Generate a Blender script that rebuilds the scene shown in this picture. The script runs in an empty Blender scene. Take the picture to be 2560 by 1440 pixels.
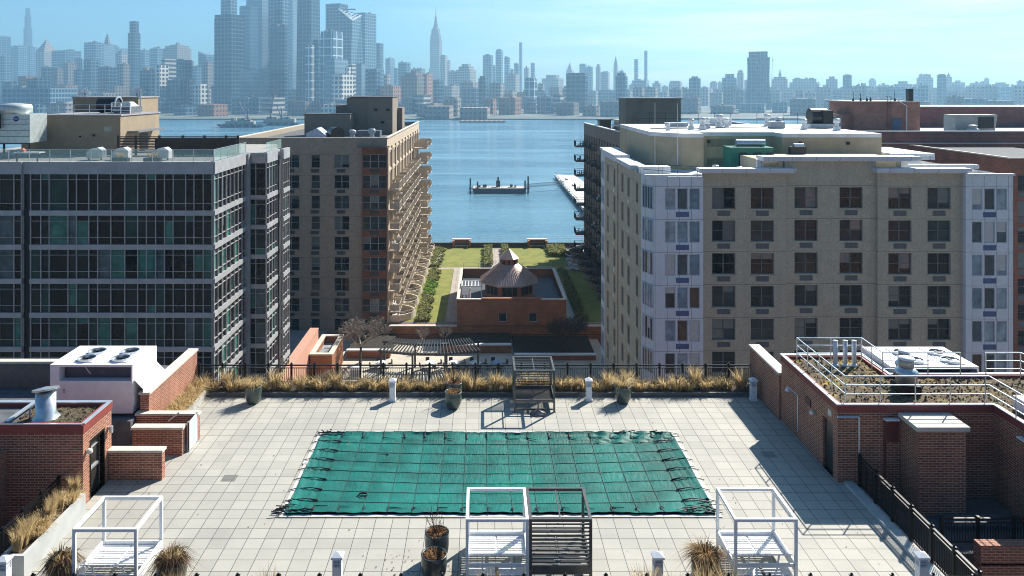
import bpy, math, random
from mathutils import Vector, Matrix
random.seed(7)
C = bpy.context.scene.collection
S = bpy.context.scene
R = math.radians
# ---------------------------------------------------------------- camera, sky, sun, exposure
F, VX, VY, CAMZ = 1940.0, 1208.0, 222.0, 15.5
cam = bpy.data.cameras.new('camera'); camo = bpy.data.objects.new('camera', cam); C.objects.link(camo)
camo.location = (0, 0, CAMZ); camo.rotation_euler = (R(90), 0, 0)
cam.sensor_width = 36; cam.lens = 36*F/2560
cam.shift_x = (1280-VX)/2560; cam.shift_y = -(720-VY)/2560
cam.clip_start = 0.5; cam.clip_end = 30000
S.camera = camo
SUN_AZ, SUN_EL = R(40.5), R(39.5)          # azimuth from +Y towards +X
sun = bpy.data.lights.new('sun', 'SUN'); suno = bpy.data.objects.new('sun', sun); C.objects.link(suno)
sd = Vector((math.sin(SUN_AZ)*math.cos(SUN_EL), math.cos(SUN_AZ)*math.cos(SUN_EL), math.sin(SUN_EL)))
suno.rotation_euler = (-sd).to_track_quat('-Z', 'Y').to_euler(); suno.location = (60, 70, 80)
sun.energy = 5.0; sun.angle = R(0.5); sun.color = (1.0, 0.94, 0.84)
W = bpy.data.worlds.new('World'); S.world = W; W.use_nodes = True
wn = W.node_tree.nodes; wl = W.node_tree.links; wn.clear()
wo = wn.new('ShaderNodeOutputWorld'); bg = wn.new('ShaderNodeBackground'); sky = wn.new('ShaderNodeTexSky')
sky.sky_type = 'NISHITA'; sky.sun_disc = False; sky.sun_elevation = SUN_EL; sky.sun_rotation = SUN_AZ
sky.altitude = 30; sky.air_density = 1.0; sky.dust_density = 1.2; sky.ozone_density = 2.0
tint = wn.new('ShaderNodeMix'); tint.data_type = 'RGBA'; tint.blend_type = 'MULTIPLY'; tint.inputs[0].default_value = 1.0; tint.inputs[7].default_value = (.44, .85, 1.14, 1)
wl.new(sky.outputs[0], tint.inputs[6]); tc = wn.new('ShaderNodeTexCoord'); dp = wn.new('ShaderNodeVectorMath'); dp.operation = 'DOT_PRODUCT'; dp.inputs[1].default_value = sd
wl.new(tc.outputs['Generated'], dp.inputs[0])
mr = wn.new('ShaderNodeMapRange'); mr.inputs[1].default_value = .56; mr.inputs[2].default_value = .95; mr.inputs[4].default_value = .85; wl.new(dp.outputs['Value'], mr.inputs[0])
mpg = wn.new('ShaderNodeMapping'); mpg.inputs[2].default_value = (0, R(-6), R(-30)); mpg.inputs[3].default_value = (2.2, 2.2, 34); wl.new(tc.outputs['Generated'], mpg.inputs[0])
cn = wn.new('ShaderNodeTexNoise'); cn.inputs['Scale'].default_value = 1.6; cn.inputs['Detail'].default_value = 7; cn.inputs['Roughness'].default_value = .6; wl.new(mpg.outputs[0], cn.inputs[0])
cm = wn.new('ShaderNodeMapRange'); cm.inputs[1].default_value = .35; cm.inputs[2].default_value = .75; cm.inputs[3].default_value = .2; cm.inputs[4].default_value = 1.7; wl.new(cn.outputs[0], cm.inputs[0])
vf = wn.new('ShaderNodeMath'); vf.operation = 'MULTIPLY'; vf.use_clamp = True; sz = wn.new('ShaderNodeSeparateXYZ'); wl.new(tc.outputs['Generated'], sz.inputs[0])
zm = wn.new('ShaderNodeMapRange'); zm.inputs[1].default_value = .13; zm.inputs[2].default_value = .32; zm.inputs[3].default_value = 1.0; zm.inputs[4].default_value = .12; wl.new(sz.outputs[2], zm.inputs[0])
v0 = wn.new('ShaderNodeMath'); v0.operation = 'MULTIPLY'; wl.new(mr.outputs[0], v0.inputs[0]); wl.new(zm.outputs[0], v0.inputs[1])
wl.new(v0.outputs[0], vf.inputs[0]); wl.new(cm.outputs[0], vf.inputs[1])
veil = wn.new('ShaderNodeMix'); veil.data_type = 'RGBA'; veil.inputs[7].default_value = (12.5, 11.6, 10.0, 1)      # thin cirrus veil round the sun
wl.new(vf.outputs[0], veil.inputs[0]); wl.new(tint.outputs[2], veil.inputs[6]); wl.new(veil.outputs[2], bg.inputs[0]); wl.new(bg.outputs[0], wo.inputs[0]); bg.inputs[1].default_value = 0.05
S.view_settings.view_transform = 'Standard'; S.view_settings.look = 'None'
S.view_settings.exposure = 0.95; S.view_settings.gamma = 1.0; S.view_settings.use_curve_mapping = False
HAZE = 0.00017
S.cycles.use_denoising = True; S.cycles.pixel_filter_type = 'BLACKMAN_HARRIS'; S.cycles.filter_width = 1.0
S.cycles.max_bounces = 6; S.cycles.diffuse_bounces = 3; S.cycles.glossy_bounces = 3; S.cycles.volume_bounces = 1
S.cycles.transparent_max_bounces = 8; S.cycles.caustics_reflective = False; S.cycles.caustics_refractive = False

def PX(px, Z): return (px-VX)*Z/F          # lens arithmetic used once to measure the photograph
def PZ(py, Z): return CAMZ-(py-VY)*Z/F

# ---------------------------------------------------------------- mesh helpers
class MB:
    def __init__(s): s.v = []; s.f = []; s.m = []; s.mi = 0
    def add(s, vs, fs):
        n = len(s.v); s.v += [tuple(v) for v in vs]
        for f in fs: s.f.append(tuple(i+n for i in f)); s.m.append(s.mi)
        return s
    def mat(s, i): s.mi = i; return s
    def box(s, x0, x1, y0, y1, z0, z1):
        return s.add([(x0,y0,z0),(x1,y0,z0),(x1,y1,z0),(x0,y1,z0),(x0,y0,z1),(x1,y0,z1),(x1,y1,z1),(x0,y1,z1)],
                     [(3,2,1,0),(4,5,6,7),(0,1,5,4),(1,2,6,5),(2,3,7,6),(3,0,4,7)])
    def quad(s, a, b, c, d): return s.add([a,b,c,d], [(0,1,2,3)])
    def bar(s, p, q, w, h=None):
        h = h or w; p = Vector(p); q = Vector(q); d = (q-p).normalized()
        up = Vector((0,0,1)) if abs(d.z) < .95 else Vector((0,1,0))
        a = d.cross(up).normalized()*w/2; b = a.cross(d).normalized()*h/2
        vs = [p-a-b, p+a-b, p+a+b, p-a+b, q-a-b, q+a-b, q+a+b, q-a+b]
        return s.add(vs, [(0,1,2,3),(7,6,5,4),(0,4,5,1),(1,5,6,2),(2,6,7,3),(3,7,4,0)])
    def tube(s, p, q, r, r2=None, n=8):
        r2 = r if r2 is None else r2; p = Vector(p); q = Vector(q); d = (q-p).normalized()
        up = Vector((0,0,1)) if abs(d.z) < .95 else Vector((1,0,0))
        a = d.cross(up).normalized(); b = a.cross(d)
        vs = []
        for c, rr in ((p, r), (q, r2)):
            for i in range(n):
                t = 2*math.pi*i/n; vs.append(c+a*math.cos(t)*rr+b*math.sin(t)*rr)
        fs = [(i, (i+1)%n, n+(i+1)%n, n+i) for i in range(n)]+[tuple(range(n-1,-1,-1)), tuple(range(n, 2*n))]
        return s.add(vs, fs)
    def lathe(s, c, prof, n=24, cap=True):
        vs = []; cx, cy, cz = c
        for r, z in prof:
            for i in range(n):
                t = 2*math.pi*i/n; vs.append((cx+r*math.cos(t), cy+r*math.sin(t), cz+z))
        fs = []
        for k in range(len(prof)-1):
            for i in range(n):
                j = (i+1)%n; fs.append((k*n+i, k*n+j, (k+1)*n+j, (k+1)*n+i))
        if cap:
            fs.append(tuple(range(n-1,-1,-1))); fs.append(tuple((len(prof)-1)*n+i for i in range(n)))
        return s.add(vs, fs)
    def prism(s, poly, z0, z1, top=None):
        n = len(poly); top = top or poly
        vs = [(x,y,z0) for x,y in poly]+[(x,y,z1) for x,y in top]
        fs = [(i,(i+1)%n,n+(i+1)%n,n+i) for i in range(n)]+[tuple(range(n-1,-1,-1)), tuple(range(n,2*n))]
        return s.add(vs, fs)
    def build(s, name, mats, parent=None, smooth=False):
        off = world_loc(parent) if parent else Vector((0,0,0))
        me = bpy.data.meshes.new(name)
        me.from_pydata([tuple(Vector(v)-off) for v in s.v], [], s.f)
        mats = mats if isinstance(mats, (list, tuple)) else [mats]
        for m in mats: me.materials.append(m)
        if len(mats) > 1: me.polygons.foreach_set('material_index', s.m)
        if smooth: me.polygons.foreach_set('use_smooth', [True]*len(s.f))
        me.update()
        o = bpy.data.objects.new(name, me); C.objects.link(o)
        if parent: o.parent = parent
        return o

def world_loc(o):
    l = Vector((0,0,0))
    while o: l += o.location; o = o.parent
    return l
def tag(o, label=None, cat=None, group=None, kind=None):
    if label: o['label'] = label
    if cat: o['category'] = cat
    if group: o['group'] = group
    if kind: o['kind'] = kind
    return o
def thing(name, label, cat, loc=(0,0,0), group=None, rz=0):
    o = bpy.data.objects.new(name, None); C.objects.link(o); o.location = loc; o.rotation_euler = (0,0,rz)
    o.empty_display_size = .3
    return tag(o, label, cat, group)
def copy_tree(o, parent=None):
    c = o.copy(); C.objects.link(c)
    if parent: c.parent = parent
    for ch in list(o.children): copy_tree(ch, c)
    return c
def dup(o, loc, label=None, rz=None, group=None):
    c = copy_tree(o); c.location = loc
    if rz is not None: c.rotation_euler = (0,0,rz)
    if label: c['label'] = label
    if group: c['group'] = group
    return c
def put(name, me, parent, loc, rz=0, mats=None):       # another object on an existing mesh, world location given
    o = bpy.data.objects.new(name, me); C.objects.link(o); o.parent = parent
    o.location = Vector(loc)-world_loc(parent); o.rotation_euler = (0,0,rz)
    return o
def mesh_of(mb, name, mats):
    o = mb.build(name, mats); me = o.data; bpy.data.objects.remove(o); return me

# ---------------------------------------------------------------- materials
def base_mat(name):
    m = bpy.data.materials.new(name); m.use_nodes = True; nt = m.node_tree
    return m, nt, nt.nodes['Principled BSDF']
def nd(nt, t, **kw):
    n = nt.nodes.new(t)
    for k, v in kw.items(): setattr(n, k, v)
    return n
def mathn(nt, op, a, b=None, c=None):
    n = nd(nt, 'ShaderNodeMath', operation=op)
    for i, x in enumerate((a, b, c)):
        if x is None: continue
        if isinstance(x, (int, float)): n.inputs[i].default_value = x
        else: nt.links.new(x, n.inputs[i])
    return n.outputs[0]
def mixc(nt, f, a, b, mode='MIX'):
    n = nd(nt, 'ShaderNodeMix', data_type='RGBA', blend_type=mode)
    for i, x in ((0, f), (6, a), (7, b)):
        if isinstance(x, (int, float)): n.inputs[i].default_value = x
        elif isinstance(x, tuple): n.inputs[i].default_value = (*x, 1) if len(x) == 3 else x
        else: nt.links.new(x, n.inputs[i])
    return n.outputs[2]
def noise(nt, vec, scale, detail=4, rough=.55):
    n = nd(nt, 'ShaderNodeTexNoise'); n.inputs['Scale'].default_value = scale
    n.inputs['Detail'].default_value = detail; n.inputs['Roughness'].default_value = rough
    if vec is not None: nt.links.new(vec, n.inputs['Vector'])
    return n.outputs[0]
def pos(nt): return nd(nt, 'ShaderNodeNewGeometry').outputs['Position']
def ramp01(nt, x, a, b):
    n = nd(nt, 'ShaderNodeMapRange'); nt.links.new(x, n.inputs[0]); n.inputs[1].default_value = a; n.inputs[2].default_value = b
    return n.outputs[0]
def bumpn(nt, bs, h, strength, dist=.02):
    b = nd(nt, 'ShaderNodeBump'); b.inputs['Strength'].default_value = strength; b.inputs['Distance'].default_value = dist
    nt.links.new(h, b.inputs['Height']); nt.links.new(b.outputs[0], bs.inputs['Normal'])
def sh(c, k): return tuple(min(1, max(0, x*k)) for x in c)
def M(name, col, rough=.6, metal=0, var=.18, vs=3.0, bump=0, bs_=40, spec=None, coat=0):
    m, nt, b = base_mat(name); p = pos(nt)
    n1 = noise(nt, p, vs, 5); f = ramp01(nt, n1, .32, .68)
    c = mixc(nt, f, sh(col, 1-var), sh(col, 1+var)); nt.links.new(c, b.inputs['Base Color'])
    b.inputs['Roughness'].default_value = rough; b.inputs['Metallic'].default_value = metal
    if spec is not None: b.inputs['Specular IOR Level'].default_value = spec
    if coat: b.inputs['Coat Weight'].default_value = coat
    if bump: bumpn(nt, b, noise(nt, p, bs_, 3), bump)
    return m
def wall_uv(nt):
    g = nd(nt, 'ShaderNodeNewGeometry'); s = nd(nt, 'ShaderNodeSeparateXYZ'); nt.links.new(g.outputs['Position'], s.inputs[0])
    n = nd(nt, 'ShaderNodeSeparateXYZ'); nt.links.new(g.outputs['True Normal'], n.inputs[0])
    isx = mathn(nt, 'GREATER_THAN', mathn(nt, 'ABSOLUTE', n.outputs[0]), .7071)
    isz = mathn(nt, 'GREATER_THAN', mathn(nt, 'ABSOLUTE', n.outputs[2]), .7071)
    u = mathn(nt, 'ADD', mathn(nt, 'MULTIPLY', isx, s.outputs[1]), mathn(nt, 'MULTIPLY', mathn(nt, 'SUBTRACT', 1., isx), s.outputs[0]))
    v = mathn(nt, 'ADD', mathn(nt, 'MULTIPLY', isz, s.outputs[1]), mathn(nt, 'MULTIPLY', mathn(nt, 'SUBTRACT', 1., isz), s.outputs[2]))
    c = nd(nt, 'ShaderNodeCombineXYZ'); nt.links.new(u, c.inputs[0]); nt.links.new(v, c.inputs[1])
    return c.outputs[0], u, v, g.outputs['Position']
def M_brick(name, c1, c2, mortar, bw=.30, bh=.094, ms=.012, offset=.5, rough=.8, vs=.6, squash=0):
    m, nt, b = base_mat(name); uv, u, v, p = wall_uv(nt)
    t = nd(nt, 'ShaderNodeTexBrick'); nt.links.new(uv, t.inputs['Vector']); t.offset = offset
    t.inputs['Color1'].default_value = (*c1,1); t.inputs['Color2'].default_value = (*c2,1); t.inputs['Mortar'].default_value = (*mortar,1)
    t.inputs['Scale'].default_value = 1; t.inputs['Mortar Size'].default_value = ms; t.inputs['Mortar Smooth'].default_value = .1
    t.inputs['Brick Width'].default_value = bw; t.inputs['Row Height'].default_value = bh
    n1 = ramp01(nt, noise(nt, p, vs, 5), .3, .7)
    c = mixc(nt, 1.0, t.outputs['Color'], mixc(nt, n1, (.72,.72,.72), (1.15,1.12,1.1)), 'MULTIPLY')
    nt.links.new(c, b.inputs['Base Color']); b.inputs['Roughness'].default_value = rough
    bumpn(nt, b, mathn(nt, 'SUBTRACT', 1., t.outputs['Fac']), .5, .01)
    return m
def M_paver(name, c1, c2, joint, size, ms, ox=0, oy=0):
    m, nt, b = base_mat(name); p = pos(nt)
    mp = nd(nt, 'ShaderNodeMapping'); nt.links.new(p, mp.inputs[0]); mp.inputs[1].default_value = (ox, oy, 0)
    t = nd(nt, 'ShaderNodeTexBrick'); nt.links.new(mp.outputs[0], t.inputs['Vector']); t.offset = 0
    t.inputs['Color1'].default_value = (*c1,1); t.inputs['Color2'].default_value = (*c2,1); t.inputs['Mortar'].default_value = (*joint,1)
    t.inputs['Scale'].default_value = 1; t.inputs['Mortar Size'].default_value = ms; t.inputs['Mortar Smooth'].default_value = .05
    t.inputs['Brick Width'].default_value = size; t.inputs['Row Height'].default_value = size
    st = ramp01(nt, noise(nt, p, .35, 6, .65), .35, .7); sp = ramp01(nt, noise(nt, p, 30, 3), .3, .7)
    c = mixc(nt, 1.0, t.outputs['Color'], mixc(nt, st, (.86,.86,.87), (1.06,1.05,1.03)), 'MULTIPLY')
    c = mixc(nt, 1.0, c, mixc(nt, sp, (.92,.92,.92), (1.06,1.06,1.06)), 'MULTIPLY')
    drip = ramp01(nt, noise(nt, p, 1.4, 7, .75), .62, .74)
    c = mixc(nt, mathn(nt, 'MULTIPLY', drip, .5), c, (.26,.24,.2))
    nt.links.new(c, b.inputs['Base Color']); b.inputs['Roughness'].default_value = .75
    bumpn(nt, b, mathn(nt, 'SUBTRACT', 1., t.outputs['Fac']), .5, .006)
    return m
def M_glass(name, cols, rough=.04, wav=.012, wsc=.9, spec=.5, refl=None):
    m, nt, b = base_mat(name)
    oi = nd(nt, 'ShaderNodeObjectInfo'); r = nd(nt, 'ShaderNodeValToRGB'); r.color_ramp.interpolation = 'CONSTANT'
    el = r.color_ramp.elements
    while len(el) < len(cols): el.new(.5)
    for i, c in enumerate(cols): el[i].position = i/len(cols); el[i].color = (*c,1)
    nt.links.new(oi.outputs['Random'], r.inputs[0]); p = pos(nt)
    f = ramp01(nt, noise(nt, p, 1.1, 4), .3, .7)
    nt.links.new(mixc(nt, 1.0, r.outputs[0], mixc(nt, f, (.5,.5,.5), (1.4,1.4,1.4)), 'MULTIPLY'), b.inputs['Base Color'])
    b.inputs['Roughness'].default_value = rough; b.inputs['Specular IOR Level'].default_value = spec
    if refl: b.inputs['IOR'].default_value = refl
    bumpn(nt, b, noise(nt, p, wsc, 2), 1.0, wav)
    return m

def facade(mb, fn, u0, u1, z0, z1, holes, depth=.2):
    us = sorted({u0, u1, *[h[0] for h in holes], *[h[1] for h in holes]}); zs = sorted({z0, z1, *[h[2] for h in holes], *[h[3] for h in holes]})
    us = [u for u in us if u0 <= u <= u1]; zs = [z for z in zs if z0 <= z <= z1]
    for i in range(len(us)-1):
        a, b = us[i], us[i+1]; um = (a+b)/2; run = None
        col = [h for h in holes if h[0] < um < h[1]]
        for k in range(len(zs)-1):
            zm = (zs[k]+zs[k+1])/2
            solid = not any(h[2] < zm < h[3] for h in col)
            if solid: run = zs[k] if run is None else run
            if run is not None and (not solid or k == len(zs)-2):
                top = zs[k+1] if solid else zs[k]
                mb.quad(fn(a,run,0), fn(b,run,0), fn(b,top,0), fn(a,top,0)); run = None
    for h in holes:
        a, b, c, d = h[:4]
        mb.quad(fn(a,c,0), fn(b,c,0), fn(b,c,depth), fn(a,c,depth)); mb.quad(fn(a,d,depth), fn(b,d,depth), fn(b,d,0), fn(a,d,0))
        mb.quad(fn(a,c,depth), fn(a,d,depth), fn(a,d,0), fn(a,c,0)); mb.quad(fn(b,c,0), fn(b,d,0), fn(b,d,depth), fn(b,c,depth))
def f_front(Y): return lambda u, z, d: (u, Y+d, z)
def f_left(X): return lambda u, z, d: (X+d, -u, z)      # faces -X; u = -y so the winding stays outward
def f_right(X): return lambda u, z, d: (X-d, u, z)

white = M('white_metal', (.78,.80,.82), .45, var=.05, vs=6)
white_roof = M('white_membrane', (.72,.73,.72), .7, var=.12, vs=.8)
galv = M('galvanised_steel', (.55,.60,.63), .35, .75, var=.15, vs=5)
alum = M('aluminium', (.62,.66,.70), .35, .6, var=.1)
charcoal = M('charcoal_metal', (.018,.017,.017), .4, var=.2)
blackm = M('black_metal', (.007,.007,.008), .4, var=.25, spec=.25)
stone_cap = M('limestone_coping', (.58,.54,.46), .8, var=.1, vs=2.5, bump=.2)
conc = M('pale_concrete', (.45,.46,.45), .85, var=.1, vs=1.6, bump=.2)
dkconc = M('dark_gravel_roof', (.10,.105,.115), .9, var=.25, vs=2)
brick = M_brick('red_brick', (.36,.115,.058), (.23,.062,.032), (.50,.39,.30), ms=.012)
redband = M('red_fascia', (.24,.045,.035), .6, var=.12)
paver = M_paver('concrete_pavers', (.43,.415,.365), (.37,.358,.316), (.10,.10,.10), .61, .012, .20, .09)
# ================================================================ our roof deck
deck = MB()
facade(deck, lambda u, z, d: (u, z, -d), -15.3, 14.7, 22.4, 40.9, [(-7.2, 8.45, 28.2, 34.85)], 1.6)
facade(deck, lambda u, z, d: (u, z, -.004-d), -24, -15.3, 28.8, 40.9, [])
tag(deck.build('roof_deck', paver), kind='structure')
own = MB().box(-24, 26, 22.45, 40.85, -29.4, -4.0)
facade(own, f_front(22.5), -15.25, 14.65, -4.0, -.02, [])
own.quad((-15.25,40.8,-4),(-15.25,22.5,-4),(-15.25,22.5,-.02),(-15.25,40.8,-.02)); own.quad((14.65,22.5,-4),(14.65,40.8,-4),(14.65,40.8,-.02),(14.65,22.5,-.02)); own.quad((14.65,40.8,-4),(-15.25,40.8,-4),(-15.25,40.8,-.02),(14.65,40.8,-.02))
tag(own.build('apartment_block', M_brick('block_brick', (.16,.05,.035), (.11,.035,.025), (.25,.2,.17))), 'brick apartment block carrying the paved pool deck', 'building')

# ---- pool cover
def pool():
    t = thing('pool_cover', 'teal mesh winter cover strapped tight over the rooftop pool', 'pool cover', (.6, 31.5, 0))
    X0, X1, Y0, Y1 = -7.2, 8.45, 28.2, 34.85; nx, ny = 170, 72
    rnd = random.Random(3)
    def wrinkle(x, y):
        ex = min(x-X0, X1-x); ey = min(y-Y0, Y1-y); e = min(ex, ey)
        sag = -.26*(math.sin(math.pi*(x-X0)/(X1-X0))**.6)*(math.sin(math.pi*(y-Y0)/(Y1-Y0))**.5)
        z = .09+sag+(.025 if e < .25 else 0)
        gx = ((x-X0)/.92) % 1; gy = ((y-Y0)/.95) % 1
        z += .02*(math.sin(math.pi*gx)*math.sin(math.pi*gy))
        z += .012*math.sin(23*x+3*math.sin(2.1*y))*max(0, math.sin(3.3*y+1.3*math.sin(x)))*(.5+.5*math.sin(.9*x+2))
        if y > Y1-.8: z += .05*math.sin((y-Y1)*9)*(.6+.4*math.sin(1.7*x)) - .05*max(0, math.sin(.7*x+1))*(y-Y1+.8)
        if ex < .8: z += .015*math.sin(26*x+2*y)
        # loose crumpled corner at the far side
        if x > 5 and y > Y1-.9: z += .06*math.sin(7*x+5*y)*math.sin(9*y)
        return z
    vs = []; fs = []
    for j in range(ny+1):
        for i in range(nx+1):
            x = X0+(X1-X0)*i/nx; y = Y0+(Y1-Y0)*j/ny
            ys = y
            if j in (0, ny): ys += .03*math.sin(3*x)+.02*math.sin(11*x)
            vs.append((x, ys, wrinkle(x, y)))
    for j in range(ny):
        for i in range(nx):
            a = j*(nx+1)+i; fs.append((a, a+1, a+nx+2, a+nx+1))
    m, nt, b = base_mat('teal_mesh_fabric'); p = pos(nt)
    f = ramp01(nt, noise(nt, p, .45, 7, .7), .36, .64)
    mp = nd(nt, 'ShaderNodeMapping'); nt.links.new(p, mp.inputs[0]); mp.inputs[3].default_value = (6, 1.1, 1)
    wr = noise(nt, mp.outputs[0], 2.2, 6, .7)
    c = mixc(nt, f, (.001,.085,.070), (.004,.17,.140)); c = mixc(nt, ramp01(nt, wr, .66, .76), c, (.015,.24,.18))
    nt.links.new(c, b.inputs['Base Color']); b.inputs['Roughness'].default_value = .48; b.inputs['Specular IOR Level'].default_value = .22
    bumpn(nt, b, wr, .6, .04)
    MB().add(vs, fs).build('cover_sheet', m, t, True)
    strap = M('dark_strap', (.006,.07,.058), .6, var=.3); cord = M('black_cord', (.012,.014,.016), .5)
    def run(mb, pts, w):
        for a, b in zip(pts, pts[1:]): mb.bar((a[0],a[1],wrinkle(a[0],a[1])+.018), (b[0],b[1],wrinkle(b[0],b[1])+.018), w, .012)
    cl = MB(); n = 17
    for k in range(1, n):
        x = X0+(X1-X0)*k/n; run(cl, [(x, Y0+.0+(Y1-Y0)*q/24) for q in range(25)], .026)
    for k in range(1, 8):
        y = Y0+.1+(Y1-Y0-.2)*k/8+.02; run(cl, [(X0+(X1-X0)*q/48, y) for q in range(49)], .026)
    cl.build('strap_grid', strap, t)
    sp = MB(); rnd = random.Random(5)
    for k in range(0, n+1):
        x = X0+.05+(X1-X0-.1)*k/n
        for (ye, s) in ((Y0, -1), (Y1, 1)):
            yy = ye-s*.5
            sp = MB(); sp.tube((x+rnd.uniform(-.03,.03), yy, wrinkle(x,yy)+.04), (x, ye+s*.06, .06), .028, .02, 6)
            sp.tube((x, yy, wrinkle(x,yy)+.045), (x+rnd.uniform(-.05,.55), yy-rnd.uniform(-.02,.12), wrinkle(x,yy)+.04), .018, .008, 5)
            if rnd.random() < .5: sp.tube((x, yy, wrinkle(x,yy)+.045), (x+rnd.uniform(-.12,.12), yy+s*.22, .1), .03, .02, 6)
            sp.build('tension_spring', cord, t)
    for k in range(0, 9):
        y = Y0+.1+(Y1-Y0-.2)*k/8
        for (xe, s) in ((X0, -1), (X1, 1)):
            xx = xe-s*1.0
            sp = MB(); pts = [(xx, y, wrinkle(xx,y)+.05), (xx+s*.45, y+.03, .12), (xe+s*.05, y, .09), (xe+s*.3, y, .03)]
            for a, b in zip(pts, pts[1:]): sp.tube(a, b, .016, .014, 6)
            sp.tube(pts[0], (xx+s*.35, y+.02, wrinkle(xx,y)+.1), .034, .02, 6); sp.build('tension_spring', cord, t)
    bn = MB()
    for (cx, cy, dx, dy) in ((X0+.2, Y0+.05, .9, .12), (X0+.3, Y1-.05, .9, .12), (X1-1.6, Y1-.15, 2.2, .2), (X1-.6, Y0+.15, 1.0, .2), (X1-.1, Y0+.5, .15, .5), (X0-.05, Y0+.35, .2, .4)):
        for q in range(9):
            a = (cx+rnd.uniform(-dx,dx)*.5, cy+rnd.uniform(-dy,dy), .1+rnd.uniform(0,.06)); b = (a[0]+rnd.uniform(-.45,.45), a[1]+rnd.uniform(-.12,.12), .1+rnd.uniform(0,.08))
            bn.tube(a, b, .025, .02, 5)
    bn.build('bunched_cord', cord, t)
    cp = MB()
    for a in ((X0-.2, X1+.2, Y0-.16, Y0), (X0-.2, X1+.2, Y1, Y1+.16)): cp.box(*a, -.05, .035)
    for a in ((X0-.2, X0, Y0, Y1), (X1, X1+.2, Y0, Y1)): cp.box(*a, -.05, .035)
    tag(cp.build('pool_coping', M('pool_coping_stone', (.52,.51,.47), .7, var=.08)), kind='structure')
    sm = M('skimmer_white', (.8,.8,.8), .5)
    for i, (x, y, lb) in enumerate(((X0-.1, 32.1, 'small white skimmer plate on the pool coping at its left end'), (X1+.05, 31.9, 'small white skimmer plate on the pool coping beside the shaded deck'))):
        tag(MB().box(x-.14, x+.16, y-.12, y+.12, .035, .06).lathe((x+.01, y, .06), [(.08,0),(.07,.012)], 12).build('skimmer_plate', sm), lb, 'skimmer plate')
    hp = MB()
    for i in range(14):
        a = i*.7; hp.tube((-4.6+.17*math.cos(a), 29.6+.13*math.sin(a), wrinkle(-4.6,29.6)+.03+i*.004), (-4.6+.17*math.cos(a+.7), 29.6+.13*math.sin(a+.7), wrinkle(-4.6,29.6)+.034+i*.004), .02, n=5)
    tag(hp.build('cord_coil', cord), 'small dark coil of cord lying on the teal pool cover', 'cord')
    hk = MB().box(-4.6, -4.05, 33.02, 33.07, -.12, -.06).box(-4.1, -4.03, 32.98, 33.14, -.12, -.03)
    tag(hk.build('tension_tool', cord), 'short dark rod left lying on the far side of the pool cover', 'tool')
pool()

lf = MB(); rl_ = random.Random(77); leaf_m = [M('leaf_brown', (.16,.09,.04)), M('leaf_tan', (.30,.20,.09))]
for i in range(900):
    u = rl_.random()
    if u < .45: x, y, z = rl_.uniform(-14,13.6), 39.02-abs(rl_.gauss(0,.5)), .012
    elif u < .62: x, y, z = rl_.gauss(-1.5,.9), rl_.gauss(24.9,.6), .012
    elif u < .8: x, y, z = rl_.uniform(-13.5,13.5), rl_.uniform(23.6,38.8), .012
    else: x, y, z = rl_.uniform(-6.5,8.2), 34.4-abs(rl_.gauss(0,1.6)), .09
    if z < .05 and -7.5 < x < 8.8 and 27.9 < y < 35.1: continue
    s = rl_.uniform(.015,.05); a = rl_.uniform(0,6.3); lf.mi = i % 2
    lf.add([(x+s*math.cos(a),y+s*math.sin(a),z),(x-s*.5*math.sin(a),y+s*.5*math.cos(a),z+.02),(x-s*math.cos(a),y-s*math.sin(a),z),(x+s*.5*math.sin(a),y-s*.5*math.cos(a),z+.015)],[(0,1,2,3)])
tag(lf.build('fallen_leaves', leaf_m), 'scattered dry leaves on the pavers and along the beds', 'leaf litter', kind='stuff')
# ---- far planter, near planter, their railings
curb_m = M('dark_planter_kerb', (.10,.105,.11), .7, var=.3, vs=4); soil = M('dry_soil', (.09,.065,.045), .95, var=.5, vs=6, bump=.8, bs_=25)
t = thing('planter_bed', 'long low planter bed with dark kerb below the far railing', 'planter', (0, 39.1, 0))
MB().box(-14.4, 13.75, 39.05, 39.17, 0, .2).build('kerb', curb_m, t)
MB().box(-14.75, 13.8, 39.175, 40.7, 0, .16).build('soil', soil, t)
t = thing('planter_bed', 'low planter bed along the near railing at the bottom edge', 'planter', (0, 23.1, 0))
MB().box(-14.4, 14.4, 23.3, 23.4, 0, .14).build('kerb', curb_m, t)
MB().box(-14.4, 14.4, 22.5, 23.3, 0, .12).build('soil', soil, t)

def railing(name, label, p0, p1, n, z0, z1, mat=blackm, post=.1, pick=.1, top=1.0, finial=True, loc=None):
    p0 = Vector((*p0, 0)); p1 = Vector((*p1, 0)); d = (p1-p0)/n; L = d.length; dn = d.normalized()
    t = thing(name, label, 'railing', (p0.x, p0.y, z0))
    pb = MB(); h = post/2
    pb.box(-h, h, -h, h, 0, z1-z0+.03); pb.box(-h-.015, h+.015, -h-.015, h+.015, z1-z0+.03, z1-z0+.055)
    if finial: pb.lathe((0,0,z1-z0+.055), [(.02,0),(.045,.03),(.03,.065),(.0,.08)], 8)
    pm = mesh_of(pb, 'post', [mat])
    for i in range(n+1): put('post', pm, t, p0+d*i+Vector((0,0,z0)), math.atan2(d.y, d.x))
    bb = MB(); hz = z1-z0
    bb.bar((h,0,hz-.02), (L-h,0,hz-.02), .085, .05); bb.bar((h,0,hz-.16), (L-h,0,hz-.16), .045, .035); bb.bar((h,0,.1), (L-h,0,.1), .045, .035)
    k = int((L-post)/pick)
    for i in range(1, k+1):
        x = h+(L-post)*i/(k+1); bb.bar((x,0,.11), (x,0,hz-.17), .024)
    bm_ = mesh_of(bb, 'picket_panel', [mat])
    for i in range(n): put('picket_panel', bm_, t, p0+d*i+Vector((0,0,z0)), math.atan2(d.y, d.x))
    return t
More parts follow.
